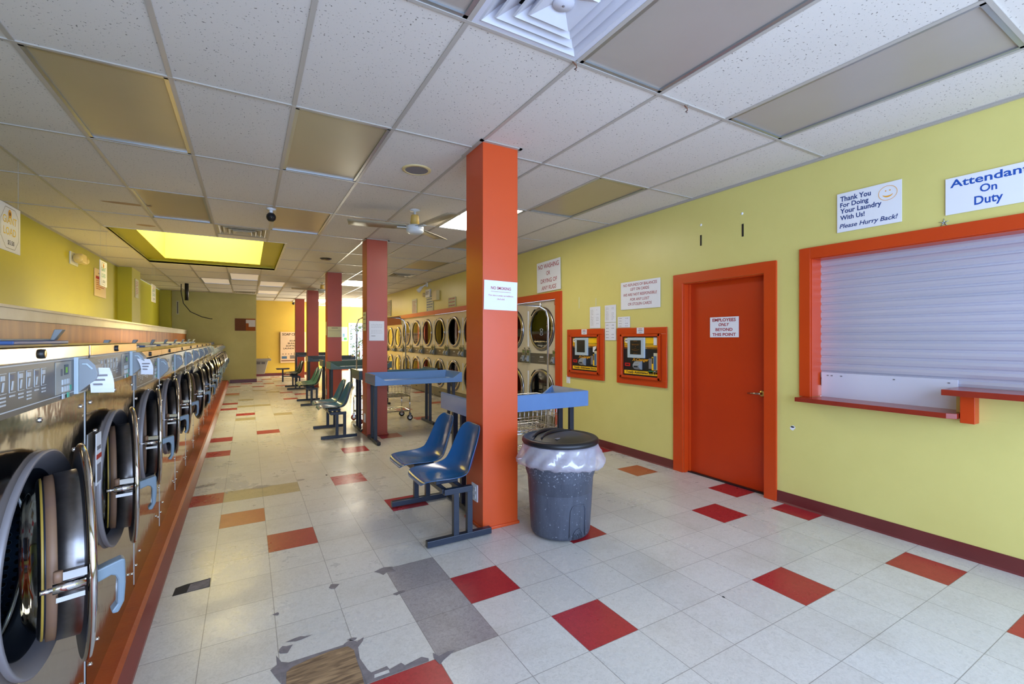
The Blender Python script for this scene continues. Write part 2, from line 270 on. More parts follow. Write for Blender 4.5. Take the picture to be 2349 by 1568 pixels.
# ------------------------------------------------------------------ mesh builder
class MB:
    def __init__(s): s.v = []; s.f = []; s.mi = []; s.uv = {}; s.mats = []; s.sm = []
    def _m(s, m):
        m = M[m] if isinstance(m, str) else m
        if m not in s.mats: s.mats.append(m)
        return s.mats.index(m)
    def face(s, ids, mi, uv=None, smooth=False):
        s.f.append(ids); s.mi.append(mi); s.sm.append(smooth)
        if uv: s.uv[len(s.f) - 1] = uv
    def pts(s, ps): n = len(s.v); s.v += [tuple(p) for p in ps]; return n
    def quad(s, ps, m, uv=None): n = s.pts(ps); s.face(list(range(n, n + len(ps))), s._m(m), uv); return s
    def box(s, x0, x1, y0, y1, z0, z1, m):
        n = s.pts([(x, y, z) for x in (x0, x1) for y in (y0, y1) for z in (z0, z1)]); k = s._m(m)
        for q in ((0, 1, 3, 2), (4, 6, 7, 5), (0, 4, 5, 1), (2, 3, 7, 6), (0, 2, 6, 4), (1, 5, 7, 3)): s.face([n + i for i in q], k)
        return s
    def prism(s, poly, axis, a, b, m, smooth=False):
        """poly 2D extruded along axis from a to b. axis 'X': poly=(y,z); 'Y': (x,z); 'Z': (x,y)"""
        def P(p, t): return {'X': (t, p[0], p[1]), 'Y': (p[0], t, p[1]), 'Z': (p[0], p[1], t)}[axis]
        n = s.pts([P(p, a) for p in poly] + [P(p, b) for p in poly]); k = s._m(m); L = len(poly)
        s.face([n + i for i in range(L)][::-1], k); s.face([n + L + i for i in range(L)], k)
        for i in range(L): j = (i + 1) % L; s.face([n + i, n + j, n + L + j, n + L + i], k, smooth=smooth)
        return s
    def lathe(s, prof, c, axis, m, n=40, a0=0, a1=2 * pi, uvs=None, wob=None, ms=None):
        """prof list of (r, h) round an axis through c. uvs=(nu,[v...])"""
        full = abs(a1 - a0 - 2 * pi) < 1e-6; cols = n if full else n + 1; k = s._m(m)
        base = len(s.v)
        for i in range(cols):
            a = a0 + (a1 - a0) * i / n
            for j, (r, h) in enumerate(prof):
                if wob: r, h = wob(r, h, a, j)
                u, v2 = r * cos(a), r * sin(a)
                s.v.append({'X': (c[0] + h, c[1] + u, c[2] + v2), 'Y': (c[0] + u, c[1] + h, c[2] + v2), 'Z': (c[0] + u, c[1] + v2, c[2] + h)}[axis])
        L = len(prof)
        for i in range(n):
            i2 = (i + 1) % cols if full else i + 1
            for j in range(L - 1):
                if prof[j][0] < 1e-6 and prof[j + 1][0] < 1e-6: continue
                uv = None
                if uvs: u0, u1 = uvs[0] * i / n, uvs[0] * (i + 1) / n; uv = [(u0, uvs[1][j]), (u0, uvs[1][j + 1]), (u1, uvs[1][j + 1]), (u1, uvs[1][j])]
                kk = s._m(ms[j]) if ms else k
                s.face([base + i * L + j, base + i * L + j + 1, base + i2 * L + j + 1, base + i2 * L + j], kk, uv, True)
        return s
    def tube(s, path, r, m, n=8, cap=True):
        k = s._m(m); P = [Vector(p) for p in path]; rings = []
        rr = r if isinstance(r, (list, tuple)) else [r] * len(P)
        up = None
        for i, p in enumerate(P):
            d = (P[min(i + 1, len(P) - 1)] - P[max(i - 1, 0)]).normalized()
            if up is None: up = Vector((0, 0, 1)) if abs(d.z) < .9 else Vector((1, 0, 0))
            a = d.cross(up)
            if a.length < 1e-4: a = d.cross(Vector((0, 1, 0)))
            a.normalize(); b = d.cross(a).normalized(); up = -b if False else up
            rings.append(s.pts([p + a * cos(t) * rr[i] + b * sin(t) * rr[i] for t in [2 * pi * q / n for q in range(n)]]))
        for i in range(len(P) - 1):
            for q in range(n):
                q2 = (q + 1) % n; s.face([rings[i] + q, rings[i] + q2, rings[i + 1] + q2, rings[i + 1] + q], k, smooth=True)
        if cap: s.face([rings[0] + q for q in range(n)][::-1], k); s.face([rings[-1] + q for q in range(n)], k)
        return s
    def cyl(s, c, r, h0, h1, axis, m, n=20): return s.lathe([(0, h0), (r, h0), (r, h1), (0, h1)], c, axis, m, n)
    def holed(s, x, y0, y1, z0, z1, holes, m, n=48):
        """plate at x with one circular hole (cy, cz, r)"""
        cy, cz, r = holes; k = s._m(m)
        an = sorted([2 * pi * i / n for i in range(n)] + [atan2(zz - cz, yy - cy) % (2 * pi) for yy in (y0, y1) for zz in (z0, z1)])
        def rect(a):
            c, t = cos(a), sin(a); best = 1e9
            if c > 1e-9: best = min(best, (y1 - cy) / c)
            if c < -1e-9: best = min(best, (y0 - cy) / c)
            if t > 1e-9: best = min(best, (z1 - cz) / t)
            if t < -1e-9: best = min(best, (z0 - cz) / t)
            return (x, cy + c * best, cz + t * best)
        A = s.pts([(x, cy + r * cos(a), cz + r * sin(a)) for a in an]); B = s.pts([rect(a) for a in an]); L = len(an)
        for i in range(L): j = (i + 1) % L; s.face([A + i, B + i, B + j, A + j], k)
        return s
    def build(s, name, parent=None, bevel=0, subsurf=0, loc=None, rot=None, recalc=False):
        me = bpy.data.meshes.new(name); me.from_pydata(s.v, [], s.f)
        for m in s.mats: me.materials.append(m)
        for i, p in enumerate(me.polygons): p.material_index = s.mi[i]; p.use_smooth = s.sm[i]
        if s.uv:
            ul = me.uv_layers.new(name='UVMap')
            for i, uv in s.uv.items():
                for li, c in zip(me.polygons[i].loop_indices, uv): ul.data[li].uv = c
        bm = bmesh.new(); bm.from_mesh(me)
        if not s.uv: bmesh.ops.remove_doubles(bm, verts=bm.verts, dist=1e-5)
        if recalc or not s.uv: bmesh.ops.recalc_face_normals(bm, faces=bm.faces)
        bm.to_mesh(me); bm.free()
        o = bpy.data.objects.new(name, me); COL.objects.link(o)
        if parent: o.parent = parent
        if loc: o.location = loc
        if rot: o.rotation_euler = rot
        if bevel:
            b = o.modifiers.new('bevel', 'BEVEL'); b.width = bevel; b.segments = 2; b.limit_method = 'ANGLE'; b.angle_limit = radians(50)
        if subsurf: q = o.modifiers.new('sub', 'SUBSURF'); q.levels = subsurf; q.render_levels = subsurf
        return o
def tag(o, label, cat, group=None, kind=None):
    if label: o['label'] = label
    if cat: o['category'] = cat
    if group: o['group'] = group
    if kind: o['kind'] = kind
    return o
def struct(o): o['kind'] = 'structure'; return o
def empty(name, loc, rz=0):
    o = bpy.data.objects.new(name, None); o.location = loc; o.rotation_euler = (0, 0, rz); o.empty_display_size = .1; COL.objects.link(o); return o
def copy_tree(o, parent=None):
    c = o.copy(); COL.objects.link(c); c.parent = parent
    for ch in [x for x in ALLCH.get(o, [])]: copy_tree(ch, c)
    return c
ALLCH = {}
def index_children():
    ALLCH.clear()
    for o in COL.objects:
        if o.parent: ALLCH.setdefault(o.parent, []).append(o)
# lettering: (text, x, y, height, material, opts) in the sign's own plane (x right, y up, z to the viewer)
def letters(parent, items, name='lettering', z=.0025):
    vv = []; ff = []; mi = []; mats = []
    for it in items:
        txt, x, y, h, m = it[:5]; op = it[5] if len(it) > 5 else {}
        cu = bpy.data.curves.new('t', 'FONT'); cu.body = txt; cu.size = 1; cu.offset = op.get('bold', 0) + .008; cu.shear = op.get('shear', 0); cu.resolution_u = 3; cu.fill_mode = 'FRONT'
        to = bpy.data.objects.new('t', cu); COL.objects.link(to); dg = bpy.context.evaluated_depsgraph_get(); me = bpy.data.meshes.new_from_object(to.evaluated_get(dg))
        P = [v.co.copy() for v in me.vertices]
        if P:
            x0, x1 = min(p.x for p in P), max(p.x for p in P); sy = h / .73
            sx = op['w'] / (x1 - x0) if 'w' in op else sy * op.get('sx', 1)
            al = op.get('al', 'c'); ox = {'c': (x0 + x1) / 2, 'l': x0, 'r': x1}[al]
            a = op.get('rot', 0); b = len(vv); mm = M[m]
            if mm not in mats: mats.append(mm)
            for p in P:
                px, py = (p.x - ox) * sx, p.y * sy
                vv.append((x + px * cos(a) - py * sin(a), y + px * sin(a) + py * cos(a), z))
            for pl in me.polygons: ff.append([b + i for i in pl.vertices]); mi.append(mats.index(mm))
        bpy.data.objects.remove(to); bpy.data.meshes.remove(me); bpy.data.curves.remove(cu)
    me = bpy.data.meshes.new(name); me.from_pydata(vv, [], ff)
    for m in mats: me.materials.append(m)
    for i, p in enumerate(me.polygons): p.material_index = mi[i]
    o = bpy.data.objects.new(name, me); COL.objects.link(o); o.parent = parent; return o
FACE = {'-X': (radians(90), 0, radians(-90)), '+X': (radians(90), 0, radians(90)), '-Y': (radians(90), 0, 0), '+Y': (radians(90), 0, pi)}
def board(name, label, cat, loc, facing, w, h, m='sign', items=None, bars=None, th=.004, group=None, tilt=0, curl=0, shapes=None, barname='print'):
    """flat sign or sheet; its origin is its centre"""
    mb = MB()
    if curl:
        n = 6
        for i in range(n):
            a0, a1 = -w / 2 + w * i / n, -w / 2 + w * (i + 1) / n; f = lambda t: curl * (0.5 - cos((t / w + .5) * 2 * pi) * .5) + .001
            mb.prism([(a0, 0), (a1, 0), (a1, f(a1) + .001), (a0, f(a0) + .001)], 'Y', -h / 2, h / 2, m)
    else: mb.box(-w / 2, w / 2, -h / 2, h / 2, 0, th, m)
    o = mb.build(name); o.location = loc; e = FACE[facing]; o.rotation_euler = e
    if tilt: o.rotation_euler = (Matrix.Rotation(e[2], 3, 'Z') @ Matrix.Rotation(e[0], 3, 'X') @ Matrix.Rotation(tilt, 3, 'Z')).to_euler()
    tag(o, label, cat, group)
    zt = (curl if curl else th) + .0008
    if items: letters(o, items, z=zt)
    if bars:
        b = MB()
        for (bx, by, bw, bh, bm) in bars: b.quad([(bx - bw / 2, by - bh / 2, zt), (bx + bw / 2, by - bh / 2, zt), (bx + bw / 2, by + bh / 2, zt), (bx - bw / 2, by + bh / 2, zt)], bm)
        b.build(barname, o)
    return o
def textbars(w, h, n, m='inkg', seed=1, top=.85, bot=.15, th=.18, left=.12, right=.88):
    R = random.Random(seed); out = []
    for i in range(n):
        y = h * (bot - .5) + h * (top - bot) * (n - 1 - i) / max(1, n - 1); pos = left
        while pos < right - .06:
            ww = R.uniform(.05, .16); ww = min(ww, right - pos)
            out.append(((pos + ww / 2 - .5) * w, y, ww * w, h * (top - bot) / n * th * 1.6, m)); pos += ww + .03
            if R.random() < .06: break
    return out
exec_parts = True
# =================================================================== FLOOR
FT = .3048
def fx(k): return (.40 + 1.018 * k) * FT
YK = [(-12, -8.6), (0, 3.36), (4, 7.39), (8, 11.40), (10, 13.45), (12, 15.55), (16, 19.70), (22, 25.8), (29, 32.6), (80, 82.6)]
def fy(k):
    for (a, ya), (b, yb) in zip(YK, YK[1:]):
        if k <= b: return (ya + (yb - ya) * (k - a) / (b - a)) * FT
    return yb * FT
RED = {(3, 4), (4, 2), (8, 1), (11, 0), (0, 8), (-2, 12), (3, 16), (2, 12), (10, 4), (12, 5), (6, 5), (0, 22), (-1, 29), (-2, 21), (-2, 18), (-2, 35), (-2, 32), (3, 39), (2, 36), (2, 41), (2, 48), (0, 48), (1, 51), (-1, 52), (-2, 49), (1, 57), (5, 18), (8, 26), (8, 22), (11, 28), (12, 35), (3, 9), (12, 11), (12, 3), (1, 2), (4, 60), (7, 44), (9, 40), (5, 50), (7, -3), (10, -2)}
RUST = {(-1, 10), (11, 8), (-2, 42), (0, 54), (2, 60)}
GREY = {(2, 3), (2, 4), (2, 5)}
TAN = {(-1, 12), (0, 12), (-1, 33), (0, 33), (-2, 41), (-1, 27), (1, 28), (-1, 37), (0, 44), (-2, 55), (1, 42), (2, 54)}
def floor():
    names = ['vt', 'vr', 'vo', 'vg', 'vb', 'ply', 'skin_dirt', 'gap']
    V = []; Fc = []; MI = []; UV = []; TI = []; R = random.Random(3)
    off = {-2: .0, -1: .0, 0: 0, 1: .012, 2: 0}
    for i in range(-3, 24):
        for j in range(-9, 72):
            x0, x1, y0, y1 = fx(i), fx(i + 1), fy(j), fy(j + 1)
            c = (i, j); k = 1 if c in RED else 2 if c in RUST else 3 if c in GREY else 4 if c in TAN else 0
            if c == (0, 3): k = 6
            b = len(V); V += [(x0, y0, 0), (x1, y0, 0), (x1, y1, 0), (x0, y1, 0)]; Fc.append((b, b + 1, b + 2, b + 3)); MI.append(k)
            t = R.uniform(.93, 1.0); w = R.uniform(0, .03); TI.append((t, t - w * .5, t - w, 1) if k in (0, 3, 4) else (t, t, t, 1))
            UV.append([(0, 0), (1, 0), (1, 1), (0, 1)])
    def patch(poly, m, z):
        b = len(V); V.extend((x, y, z) for x, y in poly); Fc.append(tuple(range(b, b + len(poly)))); MI.append(names.index(m)); TI.append((1, 1, 1, 1)); UV.append([(.5, .5)] * len(poly))
    # worn-away tile: plywood in a ring of adhesive, ragged neighbours
    patch([(.132, 2.03), (.145, 2.19), (.17, 2.212), (.24, 2.228), (.33, 2.238), (.405, 2.232), (.425, 2.19), (.422, 2.10), (.424, 2.02), (.42, 1.950), (.13, 1.950)], 'ply', .0012)
    patch([(.085, 2.239), (.112, 2.262), (.112, 2.33), (.13, 2.272), (.16, 2.25), (.122, 2.2), (.12, 2.13), (.10, 2.19)], 'skin_dirt', .0010)
    patch([(.39, 2.255), (.424, 2.275), (.45, 2.245), (.485, 2.262), (.475, 2.235), (.446, 2.20), (.437, 2.12), (.452, 2.03), (.462, 2.005), (.53, 2.01), (.535, 1.985), (.59, 2.0), (.60, 1.975), (.68, 1.99), (.705, 1.965), (.70, 1.947), (.43, 1.947), (.425, 2.1), (.415, 2.2)], 'skin_dirt', .0010)
    patch([(.725, 1.955), (.735, 1.99), (.75, 1.955), (.80, 1.965), (.83, 1.955), (.76, 1.92), (.735, 1.90)], 'skin_dirt', .0012)
    patch([(.465, 1.965), (.47, 1.985), (.53, 1.985), (.53, 1.965)], 'vt', .0014)
    # dark strip where a tile has broken out beside the curb, small chips at tile corners
    patch([(-.365, 3.155), (-.36, 3.25), (-.31, 3.27), (-.25, 3.275), (-.192, 3.285), (-.19, 3.17), (-.27, 3.165)], 'gap', .001)
    patch([(-.30, 3.165), (-.29, 3.26), (-.195, 3.275), (-.194, 3.175)], 'skin_dirt', .0014)
    R2 = random.Random(11)
    def chip(u, v, s, sq=1.0, m='skin_dirt'):
        n = 9; patch([(u + s * sq * (.5 + .9 * R2.random()) * cos(2 * pi * q / n), v + s * (.5 + .9 * R2.random()) * sin(2 * pi * q / n)) for q in range(n)], m, .001)
    chip(fx(2) - .01, fy(6) - .02, .045, 1.3); chip(fx(1), fy(5.9) - .01, .035, .9); chip(fx(2), fy(5), .02, 1.4); chip(fx(1), fy(4) + .02, .018)
    chip(fx(0) + .01, fy(5.4), .016); chip(fx(0) + .03, fy(4.35), .03, 1.2); chip(fx(0) + .09, fy(4.5), .012, 4); chip(fx(0), fy(13), .06, 1.3, 'vg'); chip(fx(1) + .03, fy(13) + .05, .03, 1.6, 'vg'); chip(fx(-1) + .02, fy(12.9), .025, .5, 'vg')
    chip(fx(2) - .02, fy(13.3), .02, .5, 'gap'); chip(fx(7), fy(1.9), .008, 1, 'gap'); chip(fx(-2) + .15, fy(14), .05, 2, 'vg')
    me = bpy.data.meshes.new('floor'); me.from_pydata(V, [], Fc)
    for n in names: me.materials.append(M[n])
    me.color_attributes.new('tint', 'FLOAT_COLOR', 'CORNER'); me.uv_layers.new(name='UVMap')
    ca = me.color_attributes['tint']; ul = me.uv_layers['UVMap']
    for i, p in enumerate(me.polygons):
        p.material_index = MI[i]
        for li, c in zip(p.loop_indices, UV[i]): ul.data[li].uv = c; ca.data[li].color = TI[i]
    o = bpy.data.objects.new('floor', me); COL.objects.link(o); struct(o)
floor()
# =================================================================== CEILING
GX = lambda c: .255 + .633 * c
GY = lambda r: 1.94 + 1.262 * r
SK = (-1.64, .50, 7.87, 11.10)       # skylight opening
LIGHTS = {(-2, 1): 'lens', (0, 1): 'lens', (-2, 3): 'lens', (0, 3): 'lens', (2, -1): 'lensc', (0, -1): 'lensc', (4, -1): 'lensc', (4, 1): 'lens', (4, 3): 'lens', (4, 5): 'lens',
          (3, 2): 'lenson', (3, 8): 'lenson', (3, 13): 'lenson', (-2, 9): 'lensw', (-1, 8): 'lensw', (0, 9): 'lensw', (0, 11): 'lensw'}
VENTS = [(1, -1, .5), (-1, 4, 0), (4, 6, .5), (-1, 11, .5)]    # column, row, which half of the cell
def ceiling():
    xs = sorted(set([GX(c) for c in range(-4, 10)] + [SK[0], SK[1]])); rows = []
    for r in range(-3, 16): rows += [GY(r), GY(r) + .631]
    ys = sorted(set(rows + [SK[2], SK[3]]))
    vc = [(GX(c), GX(c + 1), GY(r) + .631 * 2 * h, GY(r) + .631 * 2 * h + .631) for c, r, h in VENTS]
    lc = [(GX(c), GX(c + 1), GY(r), GY(r + 1)) for c, r in LIGHTS]
    mb = MB()
    for a, b in zip(xs, xs[1:]):
        for p, q in zip(ys, ys[1:]):
            cx, cy = (a + b) / 2, (p + q) / 2
            if SK[0] < cx < SK[1] and SK[2] < cy < SK[3]: continue
            if any(z[0] < cx < z[1] and z[2] < cy < z[3] for z in vc + lc): continue
            mb.quad([(a, p, CEIL), (a, q, CEIL), (b, q, CEIL), (b, p, CEIL)], 'tile_c')
    c = struct(mb.build('ceiling'))
    g = MB(); hw = .012; z0, z1 = CEIL - .006, CEIL + .004
    for k in range(-4, 10):
        x = GX(k)
        segs = [(-1.85, 22)] if not SK[0] < x < SK[1] else [(-1.85, SK[2]), (SK[3], 22)]
        for p, q in segs: g.box(x - hw, x + hw, p, q, z0, z1, 'grid')
    for k in range(-3, 16):
        y = GY(k)
        segs = [(GX(-4), GX(9))] if not SK[2] < y < SK[3] else [(GX(-4), SK[0]), (SK[1], GX(9))]
        for p, q in segs: g.box(p, q, y - hw * .8, y + hw * .8, z0 - .001, z1, 'grid')
    for cc, r, h in VENTS:
        y = GY(r) + .631
        g.box(GX(cc), GX(cc + 1), y - hw * .8, y + hw * .8, z0 - .001, z1, 'grid')
    for (x0, x1, y0, y1) in [(SK[0] - .02, SK[0], SK[2] - .02, SK[3] + .02), (SK[1], SK[1] + .03, SK[2] - .02, SK[3] + .02), (SK[0], SK[1], SK[2] - .02, SK[2]), (SK[0], SK[1], SK[3], SK[3] + .02)]:
        g.box(x0, x1, y0, y1, CEIL - .008, CEIL + .03, 'cap')
    g.build('ceiling_grid', c)
    st = MB()
    for (x, y, rx, ry) in ((-1.15, 6.45, .22, .05), (-1.15, 7.55, .10, .06)):
        st.quad([(x + rx * cos(2 * pi * q / 16) * (1 + .12 * sin(3 * q)), y + ry * sin(2 * pi * q / 16), CEIL - .001) for q in range(16)], 'stain')
    st.build('water_stain', c)
    # skylight shaft
    s = MB(); x0, x1, y0, y1 = SK; a0, a1, b0, b1 = -1.36, .22, 8.15, 10.82; zl, zt = CEIL + .06, 4.25
    for (p, q) in (((x0, y0), (x1, y0)), ((x1, y0), (x1, y1)), ((x1, y1), (x0, y1)), ((x0, y1), (x0, y0))): s.quad([(p[0], p[1], CEIL), (q[0], q[1], CEIL), (q[0], q[1], zl), (p[0], p[1], zl)], 'wall_l')
    for (u0, u1, v0, v1) in ((x0, a0, y0, y1), (a1, x1, y0, y1), (a0, a1, y0, b0), (a0, a1, b1, y1)): s.quad([(u0, v0, zl), (u1, v0, zl), (u1, v1, zl), (u0, v1, zl)], 'wall_l')
    for (p, q) in (((a0, b0), (a1, b0)), ((a1, b0), (a1, b1)), ((a1, b1), (a0, b1)), ((a0, b1), (a0, b0))): s.quad([(p[0], p[1], zl), (q[0], q[1], zl), (q[0], q[1], zt), (p[0], p[1], zt)], 'shaft')
    struct(s.build('window_2', recalc=False))
ceiling()
# =================================================================== WALLS
XR, XL = 4.07, -2.30
def walls():
    h = CEIL; t = .14
    mb = MB()
    dy0, dy1, dz = 2.433, 3.329, 2.035; wy0, wy1, wz0, wz1 = -.2, 2.04, .92, 2.107
    for (y0, y1, z0, z1) in [(-1.9, wy0, 0, h), (wy0, wy1, 0, wz0), (wy0, wy1, wz1, h), (wy1, dy0, 0, h), (dy0, dy1, dz, h), (dy1, 5.56, 0, h), (wy0, 1.14, wz0, 1.07), (5.56, 13.78, 2.1, h), (13.78, 17.3, 1.9, h), (17.3, 17.5, 0, h)]:
        mb.box(XR + (.001 if z1 == 1.07 else 0), XR + t - (.03 if z1 == 1.07 else 0), y0, y1, z0, z1, 'wall')
    struct(mb.build('wall_right'))
    struct(MB().box(XL - .1, XL, -1.9, 17.6, 0, h, 'wall_l').box(XL, -2.07, 12.1, 12.95, 0, h, 'wall_l').box(XL, -2.02, 17.2, 17.45, 0, h, 'wall_l').build('wall_left'))
    struct(MB().box(XL - .1, .25, 17.45, 20.2, 0, h, 'wall_g').build('wall_back'))
    struct(MB().box(.25, 2.25, 20.05, 20.2, 0, h, 'wall_y').box(2.25, 2.35, 20.05, 22.0, 0, h, 'wall_y').box(.1, .25, 17.6, 20.1, 0, h, 'wall_y').build('wall_alcove'))
    # far wall with the glazed back door
    d0, d1, dt = 4.08, 5.85, 2.10
    struct(MB().box(2.3, d0, 21.9, 22.0, 0, h, 'wall_y').box(d1, 6.5, 21.9, 22.0, 0, h, 'wall_y').box(d0, d1, 21.9, 22.0, dt, h, 'wall_y').build('wall_far'))
    struct(MB().box(6.4, 6.5, 17.4, 18.0, 0, h, 'wall_y').box(6.4, 6.5, 21.2, 22, 0, h, 'wall_y').box(6.4, 6.5, 18.0, 21.2, 0, .4, 'wall_y').box(6.4, 6.5, 18.0, 21.2, 2.5, h, 'wall_y').box(XR + t, 6.5, 17.36, 17.5, 0, h, 'wall_y').build('wall_side'))
    fr = MB().box(d0 - .07, d0, 21.87, 21.93, 0, dt + .07, 'white').box(d1, d1 + .07, 21.87, 21.93, 0, dt + .07, 'white').box(d0, d1, 21.87, 21.93, dt, dt + .07, 'white').box(4.93, 5.0, 21.9, 21.95, 0, dt, 'white')
    fr.box(d0, d1, 21.9, 21.95, .94, 1.0, 'white').box(d0, d1, 21.9, 21.95, 0, .12, 'white')
    f = struct(fr.build('window_3')); MB().box(d0, d1, 21.92, 21.928, .1, dt, 'glass').build('pane', f)
    struct(MB().box(6.42, 6.48, 17.95, 18.05, .4, 2.5, 'white').box(6.42, 6.48, 19.55, 19.65, .4, 2.5, 'white').box(6.42, 6.48, 21.15, 21.25, .4, 2.5, 'white').build('window_added'))  # unseen window frame, added for the lobby's fill light
    # shop front behind the camera
    fw = MB().box(XL - .1, -1.9, -1.6, -1.5, 0, h, 'wall').box(4.0, XR + t, -1.6, -1.5, 0, h, 'wall').box(-1.9, 4.0, -1.6, -1.5, 0, .35, 'wall').box(-1.9, 4.0, -1.6, -1.5, 2.6, h, 'wall')
    struct(fw.build('wall_front'))
    mf = MB()
    for x in (-1.9, -.45, 1.0, 2.45, 3.92): mf.box(x, x + .07, -1.58, -1.52, .35, 2.6, 'alum')
    mf.box(-1.9, 4.0, -1.58, -1.52, .35, .42, 'alum').box(-1.9, 4.0, -1.58, -1.52, 2.53, 2.6, 'alum')
    struct(mf.build('window_4'))
    # bulkhead behind the washers
    struct(MB().box(-1.76, -1.66, -1.5, 17.45, 0, 1.59, 'wood').build('wall_bulkhead'))
    struct(MB().box(XL, -1.645, -1.5, 17.45, 1.59, 1.70, 'cap').box(XL, -1.635, -1.5, 17.45, 1.685, 1.712, 'cap').build('trim_1', bevel=.004))
    # baseboards
    bb = MB()
    for (y0, y1) in ((-1.5, 2.322), (3.451, 5.52)): bb.prism([(XR - .006, 0), (XR - .016, 0), (XR - .007, .012), (XR - .005, .10), (XR, .10), (XR, 0)], 'Y', y0, y1, 'base')
    struct(bb.build('baseboard_right'))
    struct(MB().box(-.5, .25, 17.435, 17.45, 0, .11, 'base').box(.25, .265, 17.45, 20.05, 0, .11, 'base').box(.25, 2.25, 20.035, 20.05, 0, .11, 'base').box(2.35, 4.0, 21.885, 21.9, 0, .11, 'base').build('baseboard_back'))
    # wall angle where ceiling meets walls
    struct(MB().box(XR - .022, XR, -1.5, 17.4, CEIL - .02, CEIL - .002, 'grid').box(XL, XL + .02, -1.5, 12.1, CEIL - .015, CEIL - .002, 'grid').build('trim_2'))
    # painted curb the washers stand on (slightly out of square with the room)
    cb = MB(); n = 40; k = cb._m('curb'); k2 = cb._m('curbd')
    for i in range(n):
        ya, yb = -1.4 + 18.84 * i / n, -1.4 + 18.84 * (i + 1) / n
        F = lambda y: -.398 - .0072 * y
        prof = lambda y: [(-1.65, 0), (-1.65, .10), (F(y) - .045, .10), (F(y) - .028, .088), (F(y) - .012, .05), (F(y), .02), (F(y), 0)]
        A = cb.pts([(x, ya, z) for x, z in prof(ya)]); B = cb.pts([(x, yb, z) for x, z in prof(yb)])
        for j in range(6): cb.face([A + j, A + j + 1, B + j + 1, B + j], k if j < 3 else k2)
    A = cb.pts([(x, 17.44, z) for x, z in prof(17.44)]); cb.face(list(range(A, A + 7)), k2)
    struct(cb.build('trim_3'))
walls()
def employee_door():
    d = MB().box(XR + .085, XR + .125, 2.436, 3.326, .012, 2.03, 'door').build('door_1', bevel=.002); struct(d)
    j = MB()
    y0, y1, zt = 2.433, 3.329, 2.035
    j.box(XR - .02, XR, y1, 3.451, 0, 2.135, 'orange').box(XR - .02, XR, 2.322, y0, 0, 2.135, 'orange').box(XR - .02, XR, y0, y1, zt, 2.135, 'orange')
    j.box(XR, XR + .085, y1 - .012, y1, 0, zt, 'orange').box(XR, XR + .085, y0, y0 + .012, 0, zt, 'orange').box(XR, XR + .085, y0, y1, zt - .012, zt, 'orange')
    j.box(XR + .06, XR + .085, y1 - .03, y1, 0, zt, 'orange').box(XR + .06, XR + .085, y0, y0 + .02, 0, zt, 'orange')
    j.build('door_casing', d, bevel=.002)
    MB().box(XR + .05, XR + .14, y0, y1, 0, .012, 'black').build('threshold', d)
    hd = MB().lathe([(0, .032), (.022, .032), (.033, .02), (.033, 0), (0, 0)], (XR + .085, 2.50, .93), 'X', 'brassh', 20)
    for i, v in enumerate(hd.v): hd.v[i] = (2 * (XR + .085) - v[0], v[1], v[2])
    hd.tube([(XR + .085, 2.50, .93), (XR + .035, 2.50, .93), (XR + .03, 2.515, .93), (XR + .03, 2.62, .925)], [.009, .009, .010, .008], 'steel', 10)
    hd.build('lever_handle', d)
employee_door()
def service_window():
    t = .02
    f = MB(); y1, zt, zb = 2.04, 2.107, .955
    f.box(XR - t, XR, y1, 2.126, zb - .0, 2.197, 'orange').box(XR - t, XR, -.2, y1, zt, 2.197, 'orange')
    f.box(XR, XR + .19, y1 - .006, y1 + .008, zb, zt, 'orange').box(XR, XR + .19, -.2, y1, zt - .006, zt + .008, 'orange')
    fo = struct(f.build('window_1', bevel=.002))
    X = XR + .15; prof = []
    z = 1.10; pitch = .0635
    prof.append((X, 1.10))
    while z < 2.16: prof += [(X, z + .004), (X - .010, z + .012), (X - .013, z + pitch * .5), (X - .010, z + pitch - .012), (X, z + pitch - .004)]; z += pitch
    s = MB(); pr = prof + [(X + .02, z), (X + .02, 1.10)]
    s.prism(pr, 'Y', -.3, 2.035, 'shut')
    s.box(X - .006, X + .025, -.3, 2.035, 1.045, 1.10, 'shut')
    o = s.build('roll_up_shutter'); tag(o, 'ribbed aluminium roll-up shutter pulled down in the orange-framed service hatch', 'shutter')
    b = MB().lathe([(0, .012), (.009, .009), (.012, 0), (0, 0)], (X - .006, .93, 1.072), 'X', 'chrome', 12)
    for i, v in enumerate(b.v): b.v[i] = (2 * (X - .006) - v[0], v[1], v[2])
    b.build('bolt', o)
    p = MB().box(X - .03, X - .022, 1.165, 2.02, .955, 1.158, 'ally').build('metal_sheet'); tag(p, 'white metal sheet standing on the low counter across the foot of the shutter', 'panel')
    for y in (1.97, 1.94, 1.87, 1.52, 1.21): MB().box(X - .034, X - .03, y - .006, y + .006, 1.13, 1.138, 'inkg').build('screw_head', p)
    # counters
    c = MB().prism([(3.93, 2.10), (3.93, 1.15), (3.955, 1.105), (XR + .19, 1.105), (XR + .19, 2.03), (XR, 2.03), (XR, 2.10)], 'Z', .920, .955, 'shelf').build('counter_shelf', bevel=.002)
    tag(c, 'lower rust red laminate counter ledge under the left part of the shutter', 'counter')
    c2 = MB().prism([(3.88, 1.16), (3.88, -.2), (XR + .13, -.2), (XR + .13, 1.16)], 'Z', 1.075, 1.112, 'shelf').build('counter_shelf', bevel=.002)
    tag(c2, 'higher rust red counter ledge at the right edge of the photo', 'counter')
    MB().box(3.99, XR + .0, 1.03, 1.10, .895, 1.075, 'orange').build('support_block', c2, bevel=.002)
service_window()
